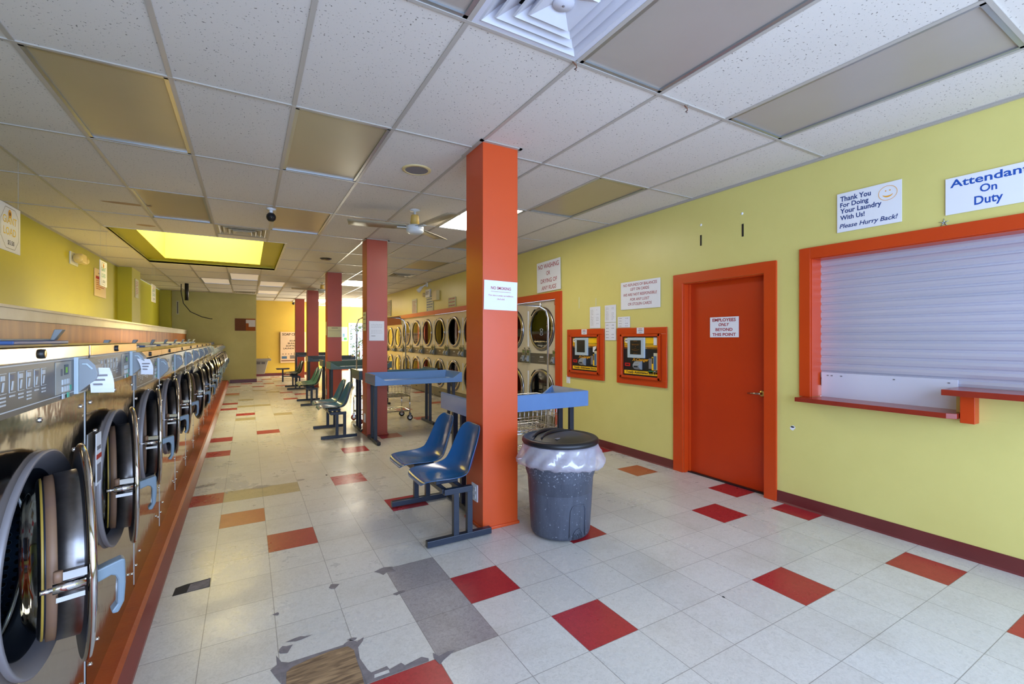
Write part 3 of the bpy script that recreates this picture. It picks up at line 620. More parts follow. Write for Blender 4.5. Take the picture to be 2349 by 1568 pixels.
# =================================================================== CEILING FIXTURES
def light_panel(c, r, kind):
    x0, x1, y0, y1 = GX(c) + .012, GX(c + 1) - .012, GY(r) + .010, GY(r + 1) - .010
    cx, cy = (x0 + x1) / 2, (y0 + y1) / 2; w, l = (x1 - x0) / 2, (y1 - y0) / 2
    root = empty('ceiling_light', (cx, cy, CEIL))
    f = MB(); a = .022
    for (p, q, u, v) in ((-w, w, -l, -l + a), (-w, w, l - a, l), (-w, -w + a, -l, l), (w - a, w, -l, l)): f.box(p, q, u, v, -.004, .012, 'alum')
    f.box(-w, w, -l, l, .04, .10, 'white'); f.box(-w, -w + .005, -l, l, 0, .06, 'white'); f.box(w - .005, w, -l, l, 0, .06, 'white'); f.box(-w, w, -l, -l + .005, 0, .06, 'white'); f.box(-w, w, l - .005, l, 0, .06, 'white')
    f.build('frame', root)
    MB().box(-w + a, w - a, -l + a, l - a, .006, .012, kind).build('lens', root)
    return root
LBL = {(-2, 1): 'large beige unlit light panel at upper left of the ceiling', (0, 1): 'beige unlit light panel in the ceiling left of the round speaker', (-2, 3): 'beige light panel just in front of the skylight opening',
       (0, 3): 'beige unlit light panel beside the dome camera', (2, -1): 'large ribbed light panel right of the big square vent', (0, -1): 'unlit light panel cut by the top edge left of the big vent', (4, -1): 'long pale unlit light panel above the white signs at upper right',
       (4, 1): 'beige unlit light panel right of the nearest column near the lime wall', (4, 3): 'beige light panel half hidden behind the nearest column', (4, 5): 'beige light panel beyond the nearest ceiling fan over the dryers', (3, 2): 'brightly lit white panel behind the nearest ceiling fan',
       (3, 8): 'brightly lit white panel between the second and third columns', (3, 13): 'brightly lit white panel farthest back near the yellow wall', (-2, 9): 'pale light panel beyond the skylight, leftmost of three', (-1, 8): 'pale light panel beyond the skylight, nearest of three', (0, 9): 'pale light panel beyond the skylight, rightmost of three', (0, 11): 'small pale light panel farthest beyond the skylight'}
for (c, r), k in LIGHTS.items(): tag(light_panel(c, r, k), LBL[(c, r)], 'ceiling light')
def vent(c, r, h, m, label):
    x0, x1 = GX(c) + .012, GX(c + 1) - .012; y0 = GY(r) + 1.262 * h + .01; y1 = y0 + .611
    root = empty('ceiling_vent', ((x0 + x1) / 2, (y0 + y1) / 2, CEIL)); W = (x1 - x0) / 2
    def ring(mb, a, za, b, zb, mm):
        for s in range(4):
            P = lambda r_, z_: [(-r_, -r_, z_), (r_, -r_, z_), (r_, r_, z_), (-r_, r_, z_)]
            A, B = P(a, za), P(b, zb); mb.quad([A[s], A[(s + 1) % 4], B[(s + 1) % 4], B[s]], mm)
    f = MB(); ring(f, W, -.004, W - .026, -.004, m); ring(f, W - .026, -.004, W - .034, -.010, m); ring(f, W - .034, -.010, W - .10, .045, m); ring(f, W - .10, .045, W - .12, .055, m); ring(f, W, -.004, W, .1, m)
    f.quad([(-W, -W, .1), (W, -W, .1), (W, W, .1), (-W, W, .1)], 'vdark'); f.build('frame', root)
    for a, b, z in ((W - .078, W - .155, -.006), (W - .140, W - .205, -.016)):
        l = MB(); ring(l, a, z, a - .007, z - .007, m); ring(l, a - .007, z - .007, b, .034 + z, m); ring(l, a, z, b, .046 + z, m); l.build('louver', root)
    a = W - .190
    p = MB(); ring(p, a, -.024, a - .007, -.030, m); ring(p, a - .007, -.030, .03, .004, m); p.quad([(-.03, -.03, .004), (.03, -.03, .004), (.03, .03, .004), (-.03, .03, .004)], m); ring(p, a, -.024, a - .02, .03, m)
    p.lathe([(0, -.016), (.045, -.012), (.05, -.004), (.04, .01)], (0, 0, 0), 'Z', m, 20); p.lathe([(0, -.019), (.006, -.018), (.006, -.012)], (0, 0, 0), 'Z', 'inkg', 10)
    p.build('diffuser_plate', root); tag(root, label, 'air vent')
vent(1, -1, .5, 'vent', 'large white square air vent at the top of the photo')
vent(-1, 4, 0, 'vented', 'dusty square air vent at the edge of the skylight opening')
vent(4, 6, .5, 'vented', 'dusty air vent over the dryers seen right of the second column')
vent(-1, 11, .5, 'vented', 'dusty air vent farthest back above the pale green wall')
def fan(x, y, label, r0):
    root = empty('ceiling_fan', (x, y, CEIL))
    b = MB().lathe([(0, 0), (.06, 0), (.055, -.012), (.014, -.02), (.011, -.09), (.02, -.10)], (0, 0, 0), 'Z', 'fanw', 24); b.build('downrod', root)
    MB().lathe([(.018, -.055), (.040, -.06), (.044, -.075), (.052, -.16), (.02, -.17)], (0, 0, 0), 'Z', 'yelp', 24).build('canopy_cover', root)
    MB().lathe([(0, -.17), (.06, -.172), (.096, -.185), (.10, -.20), (.10, -.225), (.095, -.232), (.10, -.24), (.095, -.255), (.07, -.27), (.05, -.276), (0, -.278)], (0, 0, 0), 'Z', 'fanw', 32).build('motor', root)
    for k in range(3):
        a = r0 + k * 2 * pi / 3; m = MB(); n = 8; L = 0.58; w = .085
        kk = m._m('blade'); A = []
        for i in range(n + 1):
            t = i / n; x_ = .10 + (L + .05) * t; ww = w * (.75 + .35 * sin(min(1, t * 1.3) * pi / 2)); z = -.20 + .015 * t; tw = .18 * (1 - .5 * t)
            A.append(m.pts([(x_, -ww, z - ww * tw), (x_, 0, z + .008), (x_, ww, z + ww * tw), (x_, ww, z + ww * tw + .003), (x_, 0, z + .011), (x_, -ww, z - ww * tw + .003)]))
        for i in range(n):
            for j in range(6): m.face([A[i] + j, A[i] + (j + 1) % 6, A[i + 1] + (j + 1) % 6, A[i + 1] + j], kk, smooth=True)
        m.face([A[-1] + j for j in range(6)], kk); m.face([A[0] + j for j in range(6)], kk)
        o = m.build('blade', root); o.rotation_euler = (0, 0, a)
        br = MB().box(.08, .20, -.02, .02, -.212, -.204, 'fanw').build('blade_bracket', o)
    tag(root, label, 'fan')
fan(1.665, 5.10, 'white three-bladed ceiling fan between the first and second columns', radians(-75))
fan(1.70, 12.9, 'distant ceiling fan between the third and fourth columns', radians(175))
def small_fixtures():
    s = empty('ceiling_speaker', (1.28, 3.87, CEIL)); tag(s, 'round beige speaker grille in the ceiling near the first column', 'speaker')
    MB().lathe([(.125, -.001), (.123, -.008), (.10, -.012), (.098, -.006)], (0, 0, 0), 'Z', 'cream', 32).build('rim', s)
    MB().lathe([(0, -.009), (.098, -.008)], (0, 0, 0), 'Z', 'inkg', 32).build('grille', s)
    def dome(x, y, label):
        d = empty('security_camera', (x, y, CEIL)); tag(d, label, 'security camera')
        MB().lathe([(0, 0), (.05, 0), (.048, -.014), (.02, -.02), (.016, -.055), (.03, -.06)], (0, 0, 0), 'Z', 'white', 24).build('mount', d)
        MB().lathe([(0, -.05), (.03, -.054), (.046, -.075), (.05, -.10), (.044, -.125), (.025, -.145), (0, -.15)], (0, 0, 0), 'Z', 'black', 28).build('camera_body', d)
        MB().lathe([(0, -.004), (.016, 0), (.018, .01)], (0.0, -.047, -.108), 'Y', 'glow', 16).build('camera_lens', d)
    dome(.231, 5.86, 'round black dome camera on a white mount left of the beige panel')
    dome(1.55, 19.7, 'small black dome camera on the ceiling by the farthest column')
    t = MB().lathe([(0, -.022), (.08, -.02), (.10, -.006), (.105, 0)], (1.25, 9.0, CEIL), 'Z', 'black', 24).build('ceiling_sensor'); tag(t, 'thin round dark cover on the ceiling between skylight and third column', 'sensor')
    # bulbs clamped to the wall above the dryers, exit sign, white box
    x = XR
    fl = empty('flood_light', (x, 11.45, 2.86)); tag(fl, 'white twin-jointed floodlight high on the lime wall above the dryers', 'lamp')
    MB().box(-.03, 0, -.05, .05, -.06, .06, 'white').build('mount_plate', fl)
    MB().tube([(-.03, 0, 0), (-.10, -.02, -.04), (-.15, .08, -.10)], [.02, .02, .03], 'white', 10).tube([(-.12, .05, -.06), (-.20, .14, -.17)], [.035, .06], 'white', 12).build('lamp_head', fl)
    em = empty('emergency_light', (x, 11.3, 2.6)); tag(em, 'exit sign box with round emergency lamp above the dryers', 'emergency light')
    MB().box(-.05, 0, -.16, .16, -.09, .12, 'white').build('housing', em, bevel=.006)
    MB().lathe([(0, -.09), (.055, -.08), (.06, -.03), (.03, 0)], (0, .27, 0), 'X', 'cream', 20).tube([(0, .15, 0), (0, .27, 0)], .02, 'white').build('lamp_head', em)
    lt = letters(em, [('EXIT', 0, -.02, .09, 'inkg', {'w': .22})], z=0); lt.rotation_euler = FACE['-X']; lt.location = (-.053, 0, 0)
    MB().box(x - .09, x, 10.55, 10.86, 2.39, 2.63, 'cream').build('wall_box', bevel=.01); bx = bpy.data.objects['wall_box']; tag(bx, 'plain cream box on the lime wall right of the exit sign', 'box')
    # emergency light on the left wall
    e2 = empty('emergency_light', (XL, 9.38, 2.66)); tag(e2, 'cream emergency light with two lamps on the green left wall', 'emergency light')
    MB().box(0, .02, -.20, .14, -.10, .09, 'white').build('mount_plate', e2, bevel=.004)
    MB().box(.02, .13, -.08, .12, -.06, .08, 'cream').build('battery_case', e2, bevel=.02)
    for s_, yy in ((.05, .20), (.05, -.13)):
        o = MB().lathe([(0, .03), (.05, .03), (.06, .0), (.045, -.05), (0, -.06)], (.08, yy, 0), 'Y', 'cream', 20).build('lamp_head', e2)
    # tv mount pole with its loose cable
    p = MB().cyl((-1.41, 14.9, 0), .045, CEIL - .45, CEIL, 'Z', 'black', 16).build('mounting_pole'); tag(p, 'short black pole hanging from the ceiling before the pale green wall', 'pole')
    cb = MB().tube([(-1.55, 15.1, CEIL), (-1.55, 15.1, 2.7), (-1.5, 15.1, 2.4), (-1.35, 15.15, 2.18), (-1.1, 15.2, 2.05), (-.9, 15.2, 2.0), (-.85, 15.2, 2.0)], .011, 'cable', 6).build('loose_cable'); tag(cb, 'thin dark cable dangling from the ceiling next to the black pole', 'cable')
    # bits of wire / hooks on the ceiling grid
    R = random.Random(5)
    for i, (xx, yy, lb) in enumerate(((1.51, 1.93, 'frayed wire hook on the ceiling grid at the corner of the big vent'), (2.40, 1.94, 'small wire hook on the ceiling grid left of the long pale panel'))):
        mb = MB(); mb.tube([(0, -.012, 0), (0, -.014, -.012), (.01, 0, -.016), (0, .012, -.012), (0, .012, 0)], .002, 'alum', 5)
        mb.tube([(-.02, 0, -.006), (0, -.005, -.02), (.008, 0, -.03), (-.004, .004, -.04), (.006, 0, -.045)], .0035, 'cork', 5)
        o = mb.build('wire_hook'); o.location = (xx, yy, CEIL - .007); tag(o, lb, 'hook')
    # marks on the lime wall
    for (y, z0_, z1_, lb) in ((3.11, 2.405, 2.515, 'left black strip of tape high on the lime wall over the door'), (2.648, 2.41, 2.53, 'right black strip of tape high on the lime wall over the door')):
        o = MB().box(XR - .003, XR, y - .009, y + .009, z0_, z1_, 'cable').build('tape_strip'); tag(o, lb, 'tape')
    o = MB().box(XR - .008, XR, 5.33, 5.41, .79, .905, 'white').box(XR - .012, XR - .008, 5.355, 5.385, .815, .88, 'sign').build('light_switch', bevel=.002); tag(o, 'white switch plate on the lime wall under the left change machine', 'switch')
    for (y, z0_, z1_, lb) in ((5.12, 1.87, 2.03, 'left clear tape streak on the lime wall above the left change machine'), (4.76, 1.885, 1.99, 'right short tape streak on the lime wall above the crumpled sheet')):
        o = MB().box(XR - .002, XR, y - .006, y + .006, z0_, z1_, 'papery').build('tape_strip'); tag(o, lb, 'tape')
    for (y, z, lb) in ((3.11, 2.62, 'small white plug high on the lime wall above the left black tape'), (2.655, 2.63, 'small white plug high on the lime wall above the right black tape')):
        o = MB().lathe([(0, .006), (.010, .004), (.013, 0)], (0, 0, 0), 'Z', 'sign', 12).build('wall_plug'); o.location = (XR, y, z); o.rotation_euler = FACE['-X']; tag(o, lb, 'plug')
    # torn hole right of the employee door
    mb = MB(); R = random.Random(4); c = (XR - .002, 2.19, .672)
    mb.quad([(c[0], c[1] + .028 * (.6 + .5 * R.random()) * cos(t * pi / 5), c[2] + .022 * (.6 + .5 * R.random()) * sin(t * pi / 5)) for t in range(10)], 'sign')
    mb.quad([(c[0] - .001, c[1] + .016 * cos(t * pi / 4), c[2] + .007 + .007 * sin(t * pi / 4)) for t in range(8)], 'black')
    o = mb.build('torn_patch'); tag(o, 'small torn hole in the lime wall right of the orange door', 'damage')
    # metal star over the shutter
    st = MB(); 
    for a in range(5): t = a * 2 * pi / 5 + pi / 2; st.tube([(0, 0, 0), (0, .028 * cos(t), .028 * sin(t))], [.004, .0015], 'alum', 5)
    o = st.build('star_ornament'); o.location = (XR - .006, 1.20, 2.222); tag(o, 'tiny grey metal star on top of the orange hatch frame', 'ornament')
small_fixtures()
# =================================================================== WASHERS
def rowx(y): return -.503 - .0113 * y + .010
def make_washer(W, H, zb0, zb1, cz, r, text=True):
    """origin: foot of the front face, middle of the machine; +x is out of the face, y runs along the row"""
    root = empty('washing_machine', (0, 0, 0)); hw = W / 2 - .002; D = .94
    c = MB(); c.holed(0, -hw, hw, 0, zb0 - .004, (0, cz, r - .004), 'steel', 56)
    for s in (-1, 1): c.box(min(s * hw, s * (hw - .012)), max(s * hw, s * (hw - .012)), -D, 0, 0, H - .045, 'steel') if 0 else None
    c.quad([(0, -hw, 0), (-D, -hw, 0), (-D, -hw, H - .045), (0, -hw, H - .045)], 'steel'); c.quad([(0, hw, 0), (0, hw, H - .045), (-D, hw, H - .045), (-D, hw, 0)], 'steel')
    c.quad([(-D, -hw, 0), (-D, hw, 0), (-D, hw, H - .045), (-D, -hw, H - .045)], 'steel'); c.quad([(-.001, -hw, zb0 - .004), (-.001, hw, zb0 - .004), (-.02, hw, H - .05), (-.02, -hw, H - .05)], 'gap')
    for (y, z) in [(-hw + .05, zb0 - .05), (hw - .05, zb0 - .05), (hw - .12, zb0 - .19), (-hw + .12, zb0 - .17), (-hw + .03, zb0 - .3), (hw - .03, zb0 - .3), (-hw + .05, .10), (hw - .05, .10), (0, zb0 - .04), (hw - .15, .14), (-hw + .15, .14), (hw - .03, .3)]:
        c.lathe([(.008, 0), (.007, .005), (0, .008)], (0, y, z), 'X', 'chrome', 8)
    c.build('cabinet', root)
    # cast ring round the mouth, dark throat, perforated drum with lifters
    k = r / .29
    ring = MB().lathe([(r, .0), (r + .003, .012), (r - .004, .016), (.243 * k, -.020), (.238 * k, -.026), (.222 * k, -.075), (.22 * k, -.085), (.212 * k, -.085), (.212 * k, -.10)], (0, 0, cz), 'X', 'cast', 64, ms=['cast', 'cast', 'cast', 'castd', 'castd', 'castd', 'black', 'chrome'])
    ring.build('mouth_ring', root)
    rd = .25 * k; nu = 66
    d = MB().lathe([(.212 * k, -.10), (.218 * k, -.105), (rd, -.106)], (0, 0, cz), 'X', 'chrome', 48, uvs=(1, [0, 0, 0]))
    d.lathe([(rd, -.106), (rd, -.62)], (0, 0, cz), 'X', 'perf', 48, uvs=(nu, [0, 22]))
    d.lathe([(rd, -.62), (0.001, -.62)], (0, 0, cz), 'X', 'perf', 48, uvs=(nu, [22, 32]))
    for a in (0.5, 2.6, 4.7):
        ca, sa = cos(a), sin(a); q = [(rd * cos(a + t), rd * sin(a + t)) for t in (-.16, .16)] + [((rd - .07) * ca - .012 * sa, (rd - .07) * sa + .012 * ca), ((rd - .07) * ca + .012 * sa, (rd - .07) * sa - .012 * ca)]
        d.prism([(p[0], p[1] + cz) for p in q], 'X', -.60, -.12, 'steeld')
    d.build('drum', root)
    # control fascia
    f = MB().box(-.002, .010, -hw, hw, zb0, zb1, 'panel'); f.box(.010, .0115, -hw + .008, hw - .008, zb1 - .012, zb1 - .009, 'line').box(.010, .0115, -hw + .008, hw - .008, zb0 + .014, zb0 + .017, 'line')
    hb = zb1 - zb0
    for i in range(8):
        y = -hw + .05 + i * .052; z = zb1 - hb * .34; t = .0012
        f.box(.010, .0112, y, y + .036, z + .018, z + .0195, 'line').box(.010, .0112, y, y + .036, z - .030, z - .0285, 'line').box(.010, .0112, y, y + .0012, z - .030, z + .02, 'line')
        f.box(.010, .0112, y + .008, y + .028, z + .002, z + .014, 'line' if i % 3 else 'inkg').prism([(y + .012, z - .024), (y + .020, z - .024), (y + .026, z - .002), (y + .018, z - .002)], 'X', .010, .0112, 'line')
        for q in range(1 + i % 3): f.box(.010, .0112, y + .003, y + .032, z - .040 - q * .009, z - .036 - q * .009, 'line')
    fo = f.build('control_panel', root)
    if text:
        lt = letters(fo, [('load size', 0, 0, .012, 'line', {'al': 'l'}), ('*', -.03, -.003, .03, 'line')], z=0); lt.rotation_euler = FACE['+X']; lt.location = (.0112, -hw + .10, zb0 + .03)
    y0 = hw - .33
    kp = MB().box(.010, .012, y0 - .02, y0 + .125, zb0 + .020, zb1 - .016, 'keyp'); kz = zb1 - .06
    for i in range(3):
        for j in range(2): kp.box(.012, .0145, y0 + .032 + i * .024, y0 + .050 + i * .024, kz - .028 - j * .022, kz - .012 - j * .022, 'key')
    kp.box(.012, .0145, y0 + .032, y0 + .050, kz - .072, kz - .056, 'key').box(.012, .0145, y0 + .080, y0 + .098, kz - .072, kz - .056, 'keyg').box(.012, .0145, y0 + .104, y0 + .119, kz - .050, kz - .034, 'keyg')
    kp.box(.012, .0135, y0 + .055, y0 + .092, kz + .002, kz + .034, 'disp').box(.012, .0128, y0 + .022, y0 + .038, kz + .0, kz + .022, 'panel').box(.0135, .0138, y0 + .064, y0 + .082, kz + .008, kz + .026, 'lcd')
    kp.build('keypad', fo)
    # soap hopper: quadrant that swings out of the fascia
    hz = zb0 + hb * .5; hh = hb * .46; yh = hw - .17
    hp = MB().box(.010, .022, yh - .004, yh + .085, hz - hh, hz + hh, 'hopl')
    hp.prism([(.022, hz - hh * .92), (.022, hz + hh * .90), (.046, hz + hh * .90), (.064, hz + hh * .55), (.071, hz + hh * .05), (.066, hz - hh * .25)], 'Y', yh, yh + .08, 'hop')
    hp.prism([(.03, hz + hh * .66), (.044, hz + hh * .66), (.060, hz + hh * .36), (.055, hz + hh * .30), (.041, hz + hh * .58), (.03, hz + hh * .58)], 'Y', yh - .003, yh, 'hopl')
    hp.build('soap_hopper', root, bevel=.003)
    # polished top band with barrel lock, lid on top
    t = MB().box(-D, .012, -hw, hw, H - .045, H - .004, 'brass'); t.quad([(-D, -hw, H - .003), (.010, -hw, H - .003), (.010, hw, H - .003), (-D, hw, H - .003)], 'brass')
    t.build('top_band', root, bevel=.003)
    lk = MB().lathe([(0, .008), (.010, .009), (.013, .008), (.014, 0)], (.012, -.03, H - .024), 'X', 'black', 20, ms=['brassh', 'black', 'black']); lk.build('barrel_lock', root)
    l = MB().box(-.70, -.22, -hw + .10, hw - .16, H - .003, H + .010, 'lid').box(-.66, -.26, -hw + .12, hw - .18, H + .010, H + .018, 'hop')
    lo = l.build('top_lid', root, bevel=.003)
    MB().prism([(-.26, H + .012), (-.245, H + .012), (-.215, H + .062), (-.245, H + .062)], 'Y', hw - .26, hw - .215, 'hop').build('lid_tab', lo, bevel=.003)
    MB().box(-.004, .002, hw - .0005, hw + .0012, .02, H - .005, 'line').build('gap_gleam', root)  # pale strip stands in for the gleam along the gap between machines
    # door, hinged on the far side
    R = .298 * k; dy = R + .02
    dd = MB().lathe([(R - .085, .034), (R - .010, .036), (R - .002, .040), (R, .046), (R - .003, .052), (R - .02, .056), (.215 * k, .058), (.205 * k, .052), (.20 * k, .034)], (0, -dy, 0), 'X', 'steel', 56, ms=['black', 'steel', 'steel', 'chrome', 'steel', 'steel', 'steel', 'steel'])
    dd.lathe([(.226 * k, .035), (.222 * k, -.015), (.21 * k, -.015)], (0, -dy, 0), 'X', 'steeld', 48)
    do = dd.build('door', root); do.location = (-.052, dy, cz)
    MB().lathe([(.215 * k, -.014), (.219 * k, -.016), (.217 * k, -.034), (.208 * k, -.036), (.208 * k, -.039), (.213 * k, -.040), (.212 * k, -.045), (.204 * k, -.050), (.19 * k, -.052)], (0, -dy, 0), 'X', 'gask', 48, ms=['gask', 'gask', 'gask', 'castd', 'castd', 'gasky', 'steeld', 'steeld']).build('gasket', do)
    MB().lathe([(.20 * k, .05), (.192 * k, -.050), (.180 * k, -.066), (.155 * k, -.078), (.13 * k, -.082), (0, -.085)], (0, -dy, 0), 'X', 'glassw', 40).build('glass_bowl', do)
    ye = -dy - R + .045
    MB().prism([(.050, .022), (.085, .032), (.104, .037), (.111, .033), (.112, -.03), (.109, -.078), (.097, -.104), (.084, -.103), (.083, -.095), (.094, -.080), (.095, -.016), (.090, -.004), (.082, .000), (.050, -.012)], 'Y', ye - .018, ye + .018, 'hand').build('handle', do, bevel=.004)
    yl = -dy - R + .010
    MB().cyl((0, yl, .012), .012, -.028, .032, 'X', 'chrome', 16).cyl((0, yl, .012), .006, -.050, -.028, 'X', 'chrome', 12).box(-.010, .034, yl - .006, yl + .012, .030, .050, 'chrome').box(-.022, .030, yl - .008, yl + .010, -.020, -.008, 'chrome').cyl((0 - .018, yl, .028), .009, 0, .026, 'Z', 'gask', 12).build('latch', do)
    MB().box(-.004, .040, -.02, .03, .06, .14, 'steeld').build('hinge', do); MB().box(-.004, .040, -.02, .03, -.14, -.06, 'steeld').build('hinge', do)
    return root
def washers():
    big = make_washer(.88, 1.32, 1.147, 1.282, .715, .300)
    mid = make_washer(.89, 1.27, 1.062, 1.218, .730, .292)
    sml = make_washer(.70, 1.185, 1.015, 1.135, .70, .25, text=False)
    index_children()
    spec = []
    for i in range(3): spec.append((big, (.91, 1.800, 2.697)[i]))
    for i in range(8): spec.append((mid, 3.585 + .89 * i))
    for i in range(10): spec.append((sml, 10.62 + .705 * i))
    th = [14, 16.5, 12, 9.5, 9.5, 10, 15, 16, 15, 16, 15, 15, 14, 16, 15, 15, 16, 15, 14, 15, 15]
    ordw = ['first', 'second', 'third', 'fourth', 'fifth', 'sixth', 'seventh', 'eighth', 'ninth', 'tenth']
    used = set(); out = []
    for n, (p, y) in enumerate(spec):
        if n == 0: continue            # the one before the frame is outside the photo
        o = p if p not in used else copy_tree(p)
        used.add(p)
        o.location = (rowx(y), y, .10); o.rotation_euler = (0, 0, .0113)
        out.append(o)
        if n == 1: lb = 'tall stainless washer nearest the camera, cut by the left edge, paper on its hopper'
        elif n == 2: lb = 'second tall stainless washer, last before the row steps lower, paper on its hopper'
        elif n < 11: lb = '%s washer of the lower middle run, stainless with open round door and bare grey hopper' % ordw[n - 3]
        else: lb = '%s washer of the far lowest run towards the pale green wall, stainless, door ajar' % ordw[n - 11]
        tag(o, lb, 'washing machine', 'row of washers along the left wall')
        index_children() if 0 else None
    # door angles
    bpy.context.view_layer.update()
    for o, a in zip(out, th[1:]):
        for c in COL.objects:
            if c.parent == o and c.name.startswith('door'): c.rotation_euler = (0, 0, radians(a))
    # paper notes on the two big machines, warning labels
    def note(y, z, w, h, lb, tl):
        mb = MB(); n = 6; k = mb._m('paper'); A = []
        for i in range(n + 1):
            t = i / n; bend = .016 * sin(t * pi); A.append(mb.pts([(bend + .0, -w / 2 + .01 * t, -h * t), (bend + .004, w / 2 + .006 * t, -h * t - .008)]))
        for i in range(n): mb.face([A[i], A[i] + 1, A[i + 1] + 1, A[i + 1]], k)
        for q in range(3):
            zz = -h * (.32 + .17 * q); x = .0185 + .0
            mb.quad([(x + .002, -w * .30, zz), (x + .004, w * (.30 - .12 * q), zz - .003), (x + .004, w * (.30 - .12 * q), zz - .009), (x + .002, -w * .30, zz - .006)], 'inkg')
        o = mb.build('paper_note'); o.location = (rowx(y) + .062, y, z); o.rotation_euler = (radians(3), radians(-6), radians(-62) + tl)
        tag(o, lb, 'paper')
    note(2.10, 1.342, .066, .088, 'white handwritten note hanging on the soap hopper of the nearest washer', 0)
    note(2.975, 1.340, .055, .082, 'white note hanging on the soap hopper of the second washer', .1)
    o = MB().box(0, .002, -.035, .035, -.10, .10, 'sign').build('warning_sticker'); o.location = (rowx(2.38) + .012, 2.365, .97); tag(o, 'tall white and red sticker on the second washer left of its door', 'sticker')
    MB().box(.002, .003, -.035, .035, .0, .018, 'rust').box(.002, .003, -.025, .025, .035, .05, 'inkg').box(.002, .003, -.026, .026, -.09, -.02, 'inkg').build('print', o)
washers()
# =================================================================== DRYERS
def make_dryer(W, H, cz1, cz2, r, bz0, bz1, kick, en='dryer', logo=True):
    """origin on the floor, middle of the front; the front looks along -x"""
    root = empty('stacked_dryer', (0, 0, 0)); hw = W / 2 - .002
    def mirror(mb):
        mb.v = [(-a, b, c) for a, b, c in mb.v]; return mb
    c = MB(); zm = (bz0 + bz1) / 2
    c.holed(0, -hw, hw, kick, zm, (0.0, cz2, r), en, 56); c.holed(0, -hw, hw, zm, H, (0.0, cz1, r), en, 56)
    c.quad([(0, -hw, 0), (-.8, -hw, 0), (-.8, -hw, H), (0, -hw, H)], en).quad([(0, hw, 0), (-.8, hw, 0), (-.8, hw, H), (0, hw, H)], en).quad([(-.8, -hw, 0), (-.8, hw, 0), (-.8, hw, H), (-.8, -hw, H)], en).quad([(0, -hw, H), (-.8, -hw, H), (-.8, hw, H), (0, hw, H)], en)
    mirror(c).build('cabinet', root)
    for cz in (cz1, cz2):
        d = MB().lathe([(r + .001, -.002), (r + .002, .012), (r - .012, .026), (r - .05, .030), (r - .058, .022), (r - .062, -.02)], (0, 0, cz), 'X', 'steeld', 56, ms=['gap', 'steelr', 'steelr', 'steeld', 'black'])
        do = mirror(d).build('door', root)
        mirror(MB().lathe([(r - .058, .014), (0.0, .018)], (0, 0, cz), 'X', 'glassd', 48)).build('glass', do)
        mirror(MB().box(0, .014, hw - .052, hw - .030, cz - r * .82, cz + r * .86, 'white').box(0, .006, hw - .10, hw - .03, cz - r * .86, cz - r * .84, en)).build('hinge_strip', do, bevel=.002)
        h = MB().prism([((r + .012) * cos(a) * -1, cz + (r + .012) * sin(a)) for a in (2.5, 2.3, 2.1)] + [((r + .024) * cos(a) * -1, cz + (r + .024) * sin(a)) for a in (2.1, 2.3, 2.5)], 'X', 0, .018, 'black')
        mirror(h).build('door_stop', do)
        mirror(MB().box(.024, .042, -r + .010, -r + .035, cz - .022, cz + .022, 'chrome')).build('latch', do)
        dr = MB().lathe([(r - .06, -.03), (r - .055, -.62)], (0, 0, cz), 'X', 'steeld', 40, uvs=(60, [0, 20]), ms=['perf']); dr.lathe([(r - .055, -.62), (.001, -.62)], (0, 0, cz), 'X', 'perf', 40, uvs=(60, [0, 12]))
        mirror(dr).build('drum', root)
    p = MB().box(0, .006, -hw, hw, bz0, bz1, 'coin'); y = 0
    p.box(.006, .0075, -.10, .10, zm - .045, zm - .042, 'line').box(.006, .0075, -.05, .05, zm + .015, zm + .038, 'line').box(.006, .0075, -.30, -.20, zm - .035, zm - .028, 'inkg').box(.006, .0075, .20, .30, zm + .02, zm + .028, 'inkg').box(.006, .0075, -.06, .06, zm - .02, zm - .012, 'inkg')
    mirror(p).build('coin_panel', root)
    for s in (-1, 1):
        yy = s * (hw - .07)
        q = MB().box(.006, .028, yy - .042, yy + .042, bz0 + .005, bz1 + .055, 'reader').box(.028, .030, yy - .022, yy + .022, bz1 + .005, bz1 + .035, 'disp').box(.030, .0305, yy - .010, yy + .010, bz1 + .013, bz1 + .027, 'lcd').cyl((0, yy, bz1 + .075), .008, 0, .014, 'X', 'black', 10)
        ro = mirror(q).build('card_reader', root, bevel=.002)
        mirror(MB().prism([(.028, bz0 + .025), (.028, zm + .04), (.045, zm + .04), (.075, zm - .01), (.075, bz0 + .04), (.05, bz0 + .022)], 'Y', yy - .032, yy + .032, 'hop').box(.074, .077, yy - .02, yy + .02, zm - .045, zm - .030, 'black').box(.056, .062, yy - .02, yy + .02, zm + .012, zm + .02, 'ink')).build('card_slot', ro, bevel=.003)
    k = MB().box(-.02, .004, -hw, hw, .035, kick - .006, 'kick').box(.004, .012, -.05, .05, kick * .52, kick * .52 + .02, 'gap').box(-.05, -.01, -hw, hw, 0, .035, 'black'); mirror(k).build('lint_drawer', root, bevel=.002)
    return root
